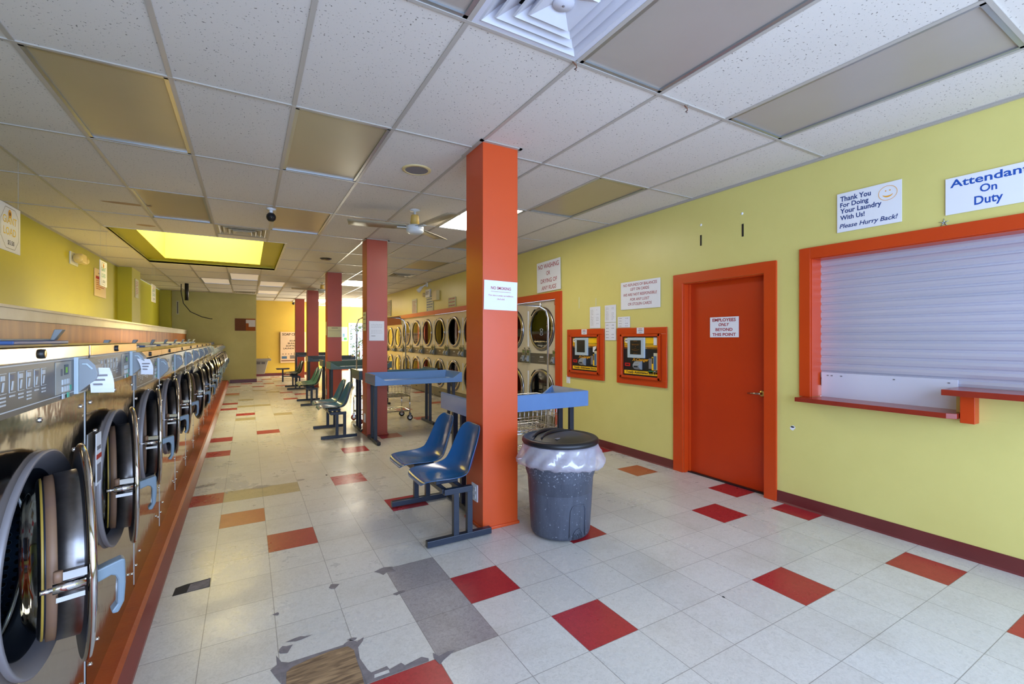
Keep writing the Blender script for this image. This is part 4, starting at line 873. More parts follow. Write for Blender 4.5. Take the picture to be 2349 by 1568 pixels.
def dryers():
    a = make_dryer(.90, 2.05, 1.600, .600, .355, 1.035, 1.205, .235)
    b = make_dryer(.86, 1.88, 1.500, .62, .315, 1.03, 1.16, .235, 'dryer2')
    index_children()
    ordw = ['first', 'second', 'third', 'fourth', 'fifth', 'sixth', 'seventh', 'eighth', 'ninth']
    for i in range(9):
        o = a if i == 0 else copy_tree(a); o.location = (XR + .035, 5.67 + .45 + .9 * i, 0)
        lb = 'stacked dryer pair nearest the camera at the right end of the orange frame' if i == 0 else '%s stacked dryer pair from the right end of the tall dryer bank' % ordw[i]
        tag(o, lb, 'dryer', 'tall stacked dryers along the lime wall')
        if i == 0:
            s = MB().lathe([(.026, .001), (.036, .001), (.036, .002), (.026, .002)], (0, 0, 0), 'X', 'rust', 24).prism([(-.022, .016), (-.016, .022), (.022, -.016), (.016, -.022)], 'X', .001, .002, 'rust').box(.0005, .001, -.02, .014, -.004, .004, 'ink')
            s.v = [(-p[0], p[1], p[2]) for p in s.v]; s = s.build('no_smoking_sticker', o); s.location = (0, -.38, 1.99)
            z = MB(); z.tube([(-.0015, .055 * cos(t * .2), .055 * sin(t * .2)) for t in range(3, 14)], .003, 'line', 4).tube([(-.0015, .055 * cos(pi + t * .2), .055 * sin(pi + t * .2)) for t in range(3, 14)], .003, 'line', 4).tube([(-.0015, .025, -.05), (-.0015, .02, .0), (-.0015, .028, .05)], .003, 'line', 4).tube([(-.0015, -.025, -.05), (-.0015, -.02, .0), (-.0015, -.028, .05)], .003, 'line', 4).tube([(-.0015, -.022, 0), (-.0015, .022, .01)], .003, 'line', 4)
            z = z.build('glass_emblem', o); z.location = (-.022, -.02, 1.55)
    for i in range(4):
        o = b if i == 0 else copy_tree(b); o.location = (XR + .035, 13.79 + .43 + .86 * i, 0)
        tag(o, '%s shorter stacked dryer pair beyond the tall bank, counted from the camera' % ordw[i], 'dryer', 'shorter stacked dryers at the back')
    f = MB().box(XR - .03, XR + .034, 5.52, 5.665, 0, 2.155, 'orange').box(XR - .03, XR + .034, 5.665, 13.79, 2.052, 2.155, 'orange').box(XR - .012, XR + .034, 13.79, 17.3, 1.885, 2.155, 'corko')
    struct(f.build('trim_4', bevel=.002))
dryers()
# =================================================================== COLUMNS
COLY = [3.06, 6.90, 10.75, 14.6, 18.5]
def columns():
    lb = ['orange square column nearest the camera, beside the bin, with the NO SMOKING sheet', 'second orange column, white letter sheet taped on its front', 'third column, wide cream sheet wrapped round its front', 'fourth column, bare orange front toned for the far light, tray table before it', 'farthest column, standing before the soap price board']
    for i, y in enumerate(COLY):
        m = 'col' if i == 0 else 'col2'
        c = MB().box(1.522, 1.826, y, y + .30, 0, CEIL, m); c.prism([(1.512, y - .010), (1.838, y - .010), (1.838, y + .312), (1.512, y + .312)], 'Z', 0, .022, m)
        o = c.build('column', bevel=.004); tag(o, lb[i], 'column', 'columns down the middle of the room')
        g = MB().box(1.495, 1.852, y - .028, y - .001, CEIL - .009, CEIL - .001, 'grid').box(1.495, 1.521, y - .028, y + .33, CEIL - .009, CEIL - .001, 'grid').box(1.827, 1.852, y - .028, y + .33, CEIL - .009, CEIL - .001, 'grid'); g.build('ceiling_collar', o)
        if i < 3:
            z = .255; s = MB().box(1.516, 1.522, y + .085, y + .185, z - .065, z + .065, 'sign')
            for dz in (-.028, .028): s.box(1.513, 1.516, y + .115, y + .155, z + dz - .017, z + dz + .017, 'white').box(1.5125, 1.5131, y + .125, y + .128, z + dz - .006, z + dz + .006, 'ink').box(1.5125, 1.5131, y + .142, y + .145, z + dz - .006, z + dz + .006, 'ink')
            s = s.build('power_outlet', bevel=.001); tag(s, 'white double socket low on the left side of the %s column' % ['nearest', 'second', 'third'][i], 'socket')
    board('notice_sheet', 'white NO SMOKING sheet taped to the nearest column', 'sign', (1.672, 3.054, 1.768), '-Y', .288, .222, 'paper',
          [('NO SMOKING', 0, .045, .022, 'red', {'w': .172, 'bold': .012}), ('This site is under surveillance', 0, -.006, .011, 'rust', {'w': .215}), ('24x7x365', 0, -.033, .011, 'rust', {'w': .066})],
          [(0, .028, .172, .0022, 'red')], th=.0015, tilt=radians(-1))
    board('notice_sheet', 'white letter sheet taped to the front of the second column', 'sign', (1.665, 6.894, 1.558), '-Y', .222, .292, 'paper', bars=textbars(.222, .24, 3, seed=4, top=.9, bot=.72, th=.12) + textbars(.222, .292, 3, seed=5, top=.52, bot=.38, th=.1) + [(-.05, -.075, .06, .007, 'inkg')], th=.0015)
    board('notice_sheet', 'cream sheet on the left side of the second column', 'sign', (1.516, 7.02, 1.70), '-X', .20, .28, 'papery', bars=textbars(.2, .28, 4, seed=6), th=.0015)
    board('notice_sheet', 'wide cream sheet on the front of the third column', 'sign', (1.674, 10.744, 1.595), '-Y', .30, .235, 'papery', bars=[(0, .085, .13, .012, 'inkg'), (0, .025, .27, .005, 'inkg')], th=.0015)
    board('notice_sheet', 'narrow cream sheet on the left side of the third column', 'sign', (1.516, 10.9, 1.67), '-X', .20, .30, 'papery', th=.0015)
columns()
# =================================================================== SIGNS
def signs():
    X = XR - .006
    o = board('wall_sign', 'white sign with blue Thank You lettering and an orange smiley on the lime wall', 'sign', (X, 1.635, 2.433), '-X', .415, .305, 'sign',
          [('Thank You', -.185, .088, .040, 'navy', {'al': 'l', 'w': .205, 'bold': .015}), ('For Doing', -.185, .042, .036, 'navy', {'al': 'l', 'w': .19, 'bold': .015}), ('Your Laundry', -.185, -.006, .038, 'navy', {'al': 'l', 'w': .272, 'bold': .015}),
           ('With Us!', -.185, -.058, .036, 'navy', {'al': 'l', 'w': .165, 'bold': .015}), ('Please Hurry Back!', -.190, -.122, .034, 'navy', {'al': 'l', 'w': .375, 'bold': .008, 'shear': .25})])
    s = MB(); z = .006; P = lambda r, a, c=(.125, .075): (c[0] + r * cos(a), c[1] + r * sin(a) * .92, z)
    for i in range(40):
        a, b = 2 * pi * i / 40, 2 * pi * (i + 1) / 40; s.quad([P(.055, a), P(.055, b), P(.058, b), P(.058, a)], 'gold')
    for i in range(14):
        a, b = pi * 1.12 + .76 * pi * i / 14, pi * 1.12 + .76 * pi * (i + 1) / 14; f = lambda t: .032 - .010 * sin((t - pi * 1.12) / .76); s.quad([P(.034, a), P(.034, b), P(f(b), b), P(f(a), a)], 'gold')
    for dx in (-.012, .014): s.quad([(.125 + dx + .004 * cos(t * pi / 5), .092 + .005 * sin(t * pi / 5), z) for t in range(10)], 'gold')
    s.build('smiley_print', o)
    board('wall_sign', 'white Attendant On Duty sign above the shutter at the right edge', 'sign', (X, .985, 2.388), '-X', .412, .242, 'sign',
          [('Attendant', -.002, .056, .052, 'blue', {'w': .36, 'bold': .01}), ('On', 0, -.010, .050, 'blue', {'w': .078, 'bold': .01}), ('Duty', 0, -.085, .056, 'blue', {'w': .13, 'bold': .01})])
    board('wall_sign', 'white NO WASHING OR DRYING OF ANY RUGS sign above the dryer frame', 'sign', (X - .01, 5.86, 2.42), '-X', .64, .475, 'sign',
          [('NO WASHING', 0, .128, .075, 'red', {'w': .56}), ('OR', 0, .018, .066, 'red', {'w': .10}), ('DRYING OF', .01, -.098, .066, 'red', {'w': .44}), ('ANY RUGS', .01, -.208, .066, 'red', {'w': .40, 'shear': .2})], tilt=radians(1.2))
    board('wall_sign', 'white sign with red lettering about card refunds between change machine and door', 'sign', (X, 3.958, 1.970), '-X', .632, .338, 'sign',
          [('NO REFUNDS OF BALANCES', .0, .112, .034, 'red', {'w': .54}), ('LEFT ON CARDS', 0, .058, .034, 'red', {'w': .30}), ('WE ARE NOT RESPONSIBLE', 0, -.006, .034, 'red', {'w': .54, 'shear': .2}), ('FOR ANY LOST', 0, -.066, .034, 'red', {'w': .31, 'shear': .2}), ('OR STOLEN CARDS', 0, -.122, .034, 'red', {'w': .38, 'shear': .15})])
    board('wall_sign', 'white EMPLOYEES ONLY sign with dark red letters on the orange door', 'sign', (XR + .080, 2.900, 1.557), '-X', .318, .205, 'sign',
          [('EMPLOYEES', 0, .058, .032, 'red', {'w': .26, 'bold': .02}), ('ONLY', 0, .012, .030, 'red', {'w': .12, 'bold': .02, 'shear': .25}), ('BEYOND', 0, -.038, .030, 'red', {'w': .19, 'bold': .02}), ('THIS POINT', 0, -.088, .030, 'red', {'w': .26, 'bold': .02})])
    for (y0, y1, z0, z1, lb, sd, n) in [(4.878, 4.663, 1.583, 1.872, 'crumpled printed sheet, leftmost above the change machines', 1, 11), (4.575, 4.364, 1.655, 1.876, 'printed sheet between the change machines, upper one of the middle pair', 2, 10), (4.570, 4.364, 1.421, 1.65, 'sheet between the change machines, lower one of the middle pair', 3, 5), (4.333, 4.119, 1.580, 1.715, 'small white sheet just above the right change machine', 7, 4)]:
        w, h = abs(y0 - y1), z1 - z0; board('notice_sheet', lb, 'sign', (X, (y0 + y1) / 2, (z0 + z1) / 2), '-X', w, h, 'paper', bars=textbars(w, h, n, seed=sd, th=.12), curl=.006)
    # signs over the dryers
    for (yc, zc, w, h, c, n, lb) in [(12.47, 2.345, .42, .42, 'rust', 9, 'cream sign with red print, leftmost over the tall dryers'), (11.22, 2.36, .50, .48, 'navy', 6, 'white sign with dark blue print under the exit sign'), (9.75, 2.285, .42, .22, 'red', 3, 'small white sign with red print over the dryers, nearest the first column'), (15.2, 2.45, .60, .52, 'rust', 8, 'faint cream sign farthest along the lime wall over the short dryers')]:
        board('wall_sign', lb, 'sign', (X, yc, zc), '-X', w, h, 'papery', bars=textbars(w, h, n, c, seed=n, th=.28, left=.08, right=.94), th=.01)
    # hanging price signs on the left
    def hang(y0, y1, z0, z1, lb, price):
        w, h = y1 - y0, z1 - z0; o = board('hanging_sign', lb, 'sign', (-1.65, (y0 + y1) / 2, (z0 + z1) / 2), '+X', w, h, 'sign',
            [('GIANT', 0, .035 * h / .37, .062 * h / .37, 'yel' if price else 'keyg', {'w': w * .62}), ('LOAD', 0, -.055 * h / .37, .062 * h / .37, 'yel' if price else 'keyg', {'w': w * .56}), (('$5.50' if price else '$5.50'), .02, -.13 * h / .37, .036 * h / .37, 'ink', {'w': w * .3})], th=.006)
        m = MB(); z = .007; W, H, t = w * .40, h * .43, .004; P = [(-W, H * .35), (-W * .5, H), (W * .6, H), (W, H * .62), (W, -H * .5), (W * .55, -H), (-W * .45, -H), (-W, -H * .45)]
        for a, b in zip(P, P[1:] + P[:1]):
            d = Vector((b[0] - a[0], b[1] - a[1])).normalized(); nn = (-d.y * t, d.x * t); m.quad([(a[0], a[1], z), (b[0], b[1], z), (b[0] + nn[0], b[1] + nn[1], z), (a[0] + nn[0], a[1] + nn[1], z)], 'panel')
        m.quad([(.0 + .030 * cos(q * pi / 10), h * .31 + .034 * sin(q * pi / 10), z) for q in range(20)], 'gold'); m.quad([(.0 + .012 * cos(q * pi / 8), h * .31 + .016 * sin(q * pi / 8), z + .0005) for q in range(16)], 'cork'); m.build('border_print', o)
        wv = MB()
        for s in (-.42, .42): wv.tube([(s * w, h / 2, .003), (s * w, CEIL - (z0 + z1) / 2 - .004, .003)], .0012, 'line', 4)
        wv.build('hanging_thread', o)
    hang(4.97, 5.36, 2.135, 2.505, 'white GIANT LOAD price sign hanging at the left edge of the photo', True)
    hang(7.74, 8.07, 2.13, 2.46, 'white GIANT LOAD sign hanging on threads before the skylight', False)
    hang(11.4, 11.85, 2.18, 2.53, 'farthest narrow white price sign hanging on threads', False)
    o = board('wall_sign', 'cream rules poster with red text on the green left wall', 'sign', (XL + .004, 10.80, 2.43), '+X', .72, .48, 'pink', bars=textbars(.72, .30, 7, 'rust', seed=8, th=.35) + [(0, .09, .6, .05, 'redl'), (.0, .17, .3, .012, 'ink')], th=.01)
    board('wall_sign', 'small sheet with red text on the green pilaster', 'sign', (-2.066, 12.55, 2.52), '+X', .34, .40, 'papery', bars=textbars(.34, .40, 9, 'rust', seed=9, th=.3), th=.004)
    board('wall_sign', 'narrow white strip sign on the left of the pale green wall', 'sign', (-1.88, 17.444, 2.41), '-Y', .07, .43, 'papery', bars=[(0, 0, .03, .36, 'inkg')], th=.004)
    o = MB().box(-.36, .225, 17.425, 17.449, 1.71, 2.11, 'cork').box(-.05, .225, 17.42, 17.425, 1.71, 2.11, 'corko').build('cork_board'); tag(o, 'brown and orange cork board on the pale green wall', 'notice board')
    p = MB().box(-.05, .22, 17.416, 17.4195, 1.955, 2.07, 'paper').box(.03, .22, 17.416, 17.4195, 1.84, 1.955, 'paper').build('pinned_paper'); tag(p, 'pale papers pinned on the orange part of the cork board', 'paper')
    # soap board
    o = MB().box(1.11, 2.02, 20.0, 20.049, .50, 1.715, 'pink').build('price_board', bevel=.003); tag(o, 'large cream soap price board behind the farthest column', 'sign')
    lt = letters(o, [('SOAP CENTER', 0, .455, .095, 'ink', {'w': .78, 'bold': .01}), ('SOAP', 0, .215, .062, 'ink', {'w': .26, 'bold': .01}), ('BLEACH', 0, .115, .062, 'ink', {'w': .38, 'bold': .01}), ('SOFTENER', 0, .015, .062, 'ink', {'w': .52, 'bold': .01}), ('LAUNDRY BAGS', 0, -.085, .062, 'ink', {'w': .70, 'bold': .01})], z=0)
    lt.rotation_euler = FACE['-Y']; lt.location = (1.565, 19.998, 1.12)
    q = MB()
    for i in range(8): q.box(1.19 + i * .1, 1.215 + i * .1, 19.994, 20.0, .83, .86, 'ink')
    q.box(1.16, 1.34, 19.994, 20.0, .66, .76, 'lbl').box(1.45, 1.68, 19.994, 20.0, .66, .79, 'inkg').box(1.70, 1.95, 19.994, 20.0, .66, .79, 'lbl').box(1.14, 1.97, 19.992, 20.0, .565, .60, 'cork'); q.build('product_print', o)
    board('wall_sign', 'small poster with orange and green print left of the back door', 'sign', (3.83, 21.895, 1.66), '-Y', .27, .64, 'sign', bars=[(0, .18, .2, .2, 'pink'), (-.03, -.05, .1, .16, 'lbl'), (.04, -.22, .14, .12, 'greenl')], th=.006)
signs()
# =================================================================== CHANGE MACHINES
def kiosk(yc, lb, w, screen_on, extra):
    root = empty('change_machine', (XR, yc, 1.23)); h = .688; a = .075
    f = MB()
    for (y0, y1, z0, z1) in ((-w / 2, w / 2, h / 2 - a, h / 2), (-w / 2, w / 2, -h / 2, -h / 2 + a), (-w / 2, -w / 2 + a, -h / 2 + a, h / 2 - a), (w / 2 - a, w / 2, -h / 2 + a, h / 2 - a)): f.box(-.024, 0, y0, y1, z0, z1, 'orange')
    b = a + .003
    for (y0, y1, z0, z1) in ((-w / 2 + b, w / 2 - b, h / 2 - b - .03, h / 2 - b), (-w / 2 + b, w / 2 - b, -h / 2 + b, -h / 2 + b + .03), (-w / 2 + b, -w / 2 + b + .03, -h / 2 + b, h / 2 - b), (w / 2 - b - .03, w / 2 - b, -h / 2 + b, h / 2 - b)): f.box(-.046, 0, y0, y1, z0, z1, 'orange')
    f.build('frame', root, bevel=.004)
    W, H = w - 2 * b - .06, h - 2 * b - .06
    p = MB().box(-.014, 0, -W / 2, W / 2, -H / 2, H / 2, 'black').build('front_plate', root)
    # artwork in the plate's plane (x right, y up)
    g = MB(); L = -W / 2 + .02; Rr = W / 2 - .02; T_ = H / 2
    Q = lambda x0, x1, y0, y1, m, z=.001: g.quad([(x0, y0, z), (x1, y0, z), (x1, y1, z), (x0, y1, z)], m)
    Q(L, Rr, T_ - .085, T_ - .012, 'yel'); Q(L, Rr, T_ - .105, T_ - .092, 'yel'); Q(L, Rr, T_ - .125, T_ - .110, 'gold'); Q(L, Rr, T_ - .145, T_ - .129, 'brassh')
    g.quad([(L + .045 + .036 * cos(t * pi / 12), T_ - .048 + .030 * sin(t * pi / 12), .002) for t in range(24)], 'sign'); Q(L + .022, L + .04, T_ - .055, T_ - .042, 'ink', .003); Q(L + .05, L + .068, T_ - .055, T_ - .042, 'ink', .003)
    Q(L, Rr, -T_ + .018, -T_ + .062, 'yel'); Q(L + .01, L + .10, -.125, -.085, 'redl'); Q(L + .03, L + .08, -.112, -.098, 'black', .002)
    Q(Rr - .09, Rr - .02, -.155, .0, 'yel'); Q(Rr - .062, Rr, -.150, .025, 'lbl', .002); Q(Rr - .018, Rr, -.15, .045, 'papery', .003); Q(Rr - .06, Rr - .018, .01, .045, 'papery', .003); Q(Rr - .085, Rr - .067, -.08, -.01, 'ink', .002); Q(Rr - .135, Rr - .09, -.14, -.02, 'inkg', .0015)
    if extra: Q(Rr - .14, Rr - .07, -.195, -.165, 'greenl'); Q(Rr - .06, Rr - .03, -.195, -.165, 'key'); Q(Rr - .025, Rr, -.20, -.17, 'line'); Q(Rr - .06, Rr - .01, T_ - .10, T_ - .01, 'sign', .004)
    else: g.quad([(Rr - .09, .10, .004), (Rr - .02, .11, .004), (Rr - .025, .08, .004), (Rr - .06, .055, .004), (Rr - .065, .03, .004), (Rr - .09, .03, .004)], 'sign')
    art = g.build('printed_artwork', p); art.rotation_euler = FACE['-X']; art.location = (-.0145, 0, 0)
    lt = letters(p, [('Totally Automated Store', 0, -T_ + .030, .026, 'ink', {'w': W * .82, 'bold': .02, 'shear': .25}), ('X-Changer', .0, -.055, .036, 'gold', {'w': W * .46, 'bold': .02, 'shear': .3})], z=.002); lt.rotation_euler = FACE['-X']; lt.location = (-.0145, 0, 0)
    sx = .055; s = MB().box(-.040, -.014, sx - .135, sx + .135, -.02, .225, 'hopl'); so = s.build('screen_bezel', root, bevel=.004)
    MB().box(-.042, -.040, sx - .088, sx + .088, .022, .192, 'glow').build('screen', so)
    if screen_on:
        q = MB()
        for i, (ww, zz) in enumerate(((.06, .182), (.13, .145), (.11, .135), (.02, .115), (.04, .095), (.12, .08), (.08, .068), (.07, .035))): q.box(-.0425, -.042, sx - ww / 2, sx + ww / 2, zz - .002, zz + .001, 'brassh')
        q.build('screen_print', so)
    c = MB().prism([(-.014, -.16), (-.05, -.15), (-.072, -.125), (-.072, -.10), (-.045, -.065), (-.014, -.055)], 'Y', .02 - .05, .02 + .05, 'hop').box(-.0735, -.070, -.012, .052, -.128, -.112, 'black').box(-.060, -.052, -.010, .050, -.092, -.082, 'disp'); c.build('card_slot', root, bevel=.004)
    tag(root, lb, 'change machine', 'orange-framed machines set in the lime wall')
    board('notice_sheet', 'small white label taped on top of the frame of the %s change machine' % ('right' if extra else 'left'), 'sign', (XR - .0255, yc - .01 if extra else yc, 1.23 + h / 2 - .038), '-X', .115, .072, 'paper', bars=[(0, .02, .06, .008, 'rust'), (0, 0, .07, .006, 'ink'), (0, -.022, .05, .005, 'inkg')], th=.001)
kiosk(4.978, 'left black and yellow change machine in an orange frame, blank screen', .79, False, False)
kiosk(3.94, 'right black and yellow change machine in an orange frame, stickers on its corners', .79, True, True)
# =================================================================== TABLES
def table(name, x0, x1, y0, flip, m, lb, D=.60):
    """low lip towards -y (flip: towards +y)"""
    root = empty(name, ((x0 + x1) / 2, y0, 0)); W = (x1 - x0) / 2; s = -1 if flip else 1
    Y = lambda t: (t if not flip else -t) + (D if flip else 0)
    t = MB(); zt, zb, zl, zf = .952, .805, .872, .845; th = .012; e = .05
    def q(ps): t.quad([(a, Y(b), c) for a, b, c in ps], m)
    # tray floor, back, sides, front lip: inner and outer skins with a rolled rim
    iw = W - .055; ib = D - .055; if_ = .03
    q([(-iw, if_, zf), (iw, if_, zf), (iw, ib, zf), (-iw, ib, zf)])
    q([(-iw, ib, zf), (iw, ib, zf), (W - .02, D - .02, zt), (-W + .02, D - .02, zt)]); q([(-W + .02, D - .02, zt), (W - .02, D - .02, zt), (W, D, zt - .004), (-W, D, zt - .004)]); q([(-W, D, zt - .004), (W, D, zt - .004), (W, D, zb), (-W, D, zb)])
    for k in (-1, 1):
        q([(k * iw, if_, zf), (k * iw, ib, zf), (k * (W - .02), D - .02, zt), (k * (W - .02), .012, zt)])
        q([(k * (W - .02), .012, zt), (k * (W - .02), D - .02, zt), (k * W, D, zt - .004), (k * W, 0, zt - .004)]); q([(k * W, 0, zt - .004), (k * W, D, zt - .004), (k * W, D, zb), (k * W, 0, zb)])
    xa, xb = W - .02, W - .14
    fr = [(-W, zt - .004), (-xa, zt - .004), (-xb, zl), (xb, zl), (xa, zt - .004), (W, zt - .004), (W, zb), (-W, zb)]
    q([(a, 0, c) for a, c in fr])
    q([(-xb, 0, zl), (xb, 0, zl), (xb, if_, zl - .004), (-xb, if_, zl - .004)]); q([(-xb, if_, zl - .004), (xb, if_, zl - .004), (iw, if_, zf), (-iw, if_, zf)])
    for k in (-1, 1): q([(k * xa, 0, zt - .004), (k * xb, 0, zl), (k * xb, if_, zl - .004), (k * (W - .02), .012, zt)]); q([(k * xb, if_, zl - .004), (k * iw, if_, zf), (k * (W - .02), .012, zt)])
    q([(-W, 0, zb), (W, 0, zb), (W, D, zb), (-W, D, zb)])
    o = t.build('tray_top', root); bv = o.modifiers.new('b', 'BEVEL'); bv.width = .005; bv.segments = 2; bv.limit_method = 'ANGLE'; bv.angle_limit = radians(30)
    for k in (-1, 1):
        x = k * (W - .055)
        for dy in (-.09, .09): MB().box(x - .022, x + .022, D / 2 + dy - .02, D / 2 + dy + .02, .04, zb - .0, 'frame').build('leg', root, bevel=.003)
        f = MB().box(x - .025, x + .025, D / 2 - D / 2 + .012, D - .012, .006, .046, 'frame')
        for yy in (-D / 2 + .014, D / 2 - .014): f.cyl((x, D / 2 + yy, .025), .024, -.01, .01, 'Y', 'rubber', 14)
        f.build('foot_bar', root, bevel=.003)
    tag(root, lb, 'table', 'fibreglass folding tables by the columns'); return root
table('folding_table', 1.535, 2.795, 3.375, True, 'tray', 'blue fibreglass folding table behind the nearest column and the bin', D=.58)
table('folding_table', 1.475, 2.745, 6.20, False, 'tray', 'blue fibreglass folding table in front of the second column')
table('folding_table', 1.475, 2.745, 7.215, True, 'tray2', 'blue folding table tinted by painted warm light, directly behind the second column')
table('folding_table', 1.475, 2.745, 9.98, False, 'tray2', 'blue folding table tinted by painted warm light in front of the third column')
table('folding_table', 1.475, 2.745, 11.10, True, 'tray2', 'folding table behind the third column', D=.58)
table('folding_table', 1.44, 2.71, 13.72, False, 'tray3', 'blue folding table toned by painted far light in front of the fourth column')
table('folding_table', 1.44, 2.71, 17.6, False, 'tray3', 'blue folding table toned by painted far light in front of the farthest column')
# =================================================================== SEATS
def make_bench(m):
    root = empty('seat_bench', (0, 0, 0))   # origin on the floor between both feet; sitters look along -x
    for k in (-1, 1):
        y = k * .44
        MB().box(-.215, .278, y - .022, y + .022, .008, .052, 'frame').build('foot_bar', root, bevel=.003)
        for x in (0.0, .105): MB().box(x - .02, x + .02, y - .02, y + .02, .052, .352, 'frame').build('leg', root, bevel=.002)
        MB().box(-.09, .127, y - .021, y + .021, .345, .385, 'frame').build('cross_bar', root, bevel=.003)
    MB().box(-.10, -.06, -.44, .44, .355, .385, 'frame').build('seat_beam', root, bevel=.003); MB().box(.03, .07, -.44, .44, .355, .385, 'frame').build('seat_beam', root, bevel=.003)
    for k in (-1, 1):
        yc = -.262 if k < 0 else .240; n = 18; mcount = 14
        # side profile of the one-piece shell: x forward edge to back top
        prof = [(-.238, .418), (-.236, .432), (-.222, .444), (-.195, .449), (-.12, .438), (-.03, .424), (.05, .418), (.11, .430), (.153, .466), (.180, .528), (.198, .598), (.213, .665), (.226, .728), (.236, .772), (.240, .789)]
        wid = [.130, .165, .192, .208, .222, .230, .230, .224, .212, .200, .193, .188, .174, .145, .100]
        lift = [0, .002, .006, .012, .024, .038, .052, .066, .074, .072, .062, .050, .038, .022, .010]
        s = MB(); kk = s._m(m); rows = []
        for i, ((x, z), w_, lf) in enumerate(zip(prof, wid, lift)):
            p0 = prof[max(0, i - 1)]; p1 = prof[min(len(prof) - 1, i + 1)]; d = Vector((p1[0] - p0[0], 0, p1[1] - p0[1])).normalized(); nrm = Vector((-d.z, 0, d.x))
            r = []
            for j in range(mcount + 1):
                t = -1 + 2 * j / mcount; off = lf * abs(t) ** 2.6; r.append(Vector((x, yc + w_ * t, z)) + nrm * off)
            rows.append(s.pts(r))
        for i in range(len(rows) - 1):
            for j in range(mcount): s.face([rows[i] + j, rows[i] + j + 1, rows[i + 1] + j + 1, rows[i + 1] + j], kk, smooth=True)
        o = s.build('seat_shell', root); so = o.modifiers.new('solid', 'SOLIDIFY'); so.thickness = .007; so.offset = -1; sb = o.modifiers.new('sub', 'SUBSURF'); sb.levels = 1; sb.render_levels = 2
        MB().box(-.10, .07, yc - .06, yc + .06, .385, .412, 'frame').build('seat_bracket', root, bevel=.003)
    return root
for i, (x, y, m, lb) in enumerate([(1.276, 3.44, 'seat', 'two bright blue moulded seats on a dark frame beside the nearest column'), (1.115, 7.40, 'seat2', 'two blue moulded seats tinted by painted warm light on a dark frame beside the second column'), (1.19, 11.10, 'seat3', 'two blue moulded seats tinted by painted yellow light on a dark frame beside the third column'), (1.175, 14.70, 'seat4', 'blue moulded seats toned by painted far light on a dark frame beside the fourth column')]):
    b = make_bench(m); b.location = (x, y, 0); tag(b, lb, 'seats', 'moulded seat benches by the columns')
sb = empty('small_stool', (1.02, 17.1, 0)); tag(sb, 'small dark stool on one leg before the soap price board', 'stool')
MB().prism([(-.20, .435), (-.17, .42), (.17, .42), (.20, .435), (.20, .455), (-.20, .455)], 'Y', -.16, .16, 'frame').build('seat', sb, bevel=.004); MB().box(-.025, .025, -.025, .025, 0, .42, 'frame').build('leg', sb); MB().box(.0, .5, -.02, .02, .16, .19, 'frame').build('stretcher', sb)
# =================================================================== BIN
def bin_():
    root = empty('rubbish_bin', (2.026, 2.775, 0)); root.rotation_euler = (0, 0, radians(20))
    b = MB().lathe([(0, .012), (.19, .010), (.212, .018), (.220, .04), (.236, .30), (.242, .42), (.258, .47), (.262, .56), (.268, .60), (.272, .605), (.272, .665), (.260, .668), (.255, .60), (.22, .06), (0, .05)], (0, 0, 0), 'Z', 'bin', 64)
    bo = b.build('bin_body', root)
    def arc(pts, r=.005):
        P = []
        for a, z in pts: rr = .222 + (.242 - .222) * z / .42 + .001; P.append((rr * cos(a), rr * sin(a), z))
        return P
    a0 = radians(-112); e = MB()
    e.tube(arc([(a0 - .30, .04), (a0 - .29, .16), (a0 - .27, .235), (a0 - .20, .262), (a0, .27), (a0 + .20, .262), (a0 + .27, .235), (a0 + .29, .16), (a0 + .30, .04)]), .005, 'bin', 6)
    e.tube(arc([(a0 - .18, .03), (a0 - .16, .065), (a0 - .08, .09), (a0 + .0, .096), (a0 + .08, .09), (a0 + .16, .065), (a0 + .18, .03)]), .004, 'bin', 6)
    for k in (-1, 0, 1): e.tube(arc([(a0 + k * .1 - .035, .03), (a0 + k * .1 - .03, .052), (a0 + k * .1, .062), (a0 + k * .1 + .03, .052), (a0 + k * .1 + .035, .03)]), .003, 'bin', 6)
    e.build('moulded_grip', bo)
    R = random.Random(2); ph = [R.uniform(0, 6.28) for _ in range(8)]
    def wob(r, h, a, j):
        k = min(1, j / 4); f = sum(sin(a * n + ph[q]) / (q + 1.2) for q, n in enumerate((3, 5, 8, 13, 21))) * .25
        return r + k * (.022 * f + .008 * sin(17 * a + j)), h + k * (.020 * f + .012 * sin(2 * a + 1) + .005 * sin(23 * a + j * 2))
    g = MB().lathe([(.264, .672), (.276, .672), (.284, .655), (.292, .630), (.306, .606), (.318, .582), (.328, .560), (.324, .536), (.312, .522), (.292, .520)], (0, 0, 0), 'Z', 'bag', 96, wob=wob); g.build('bin_liner', root)
    l = MB().lathe([(0, .728), (.12, .727), (.17, .722), (.222, .708), (.245, .704), (.262, .712), (.274, .710), (.284, .700), (.287, .684), (.281, .674), (.262, .676)], (0, 0, 0), 'Z', 'black', 64)
    lo = l.build('bin_lid', root)
    r_ = MB()
    for s, off in ((1, .03), (1, .105)):
        pts = [(-.20 + .40 * t / 12, off + .05 * sin(pi * t / 12), .722 + .010 * sin(pi * t / 12)) for t in range(13)]; r_.tube(pts, [.004 + .012 * sin(pi * min(1, max(0, t / 12))) for t in range(13)], 'black', 8)
    r_.box(-.16, -.12, -.08, -.06, .724, .7275, 'inkg'); r_.build('lid_ridge', lo)
    tag(root, 'scuffed dark grey round bin with black lid and clear liner', 'bin')
bin_()
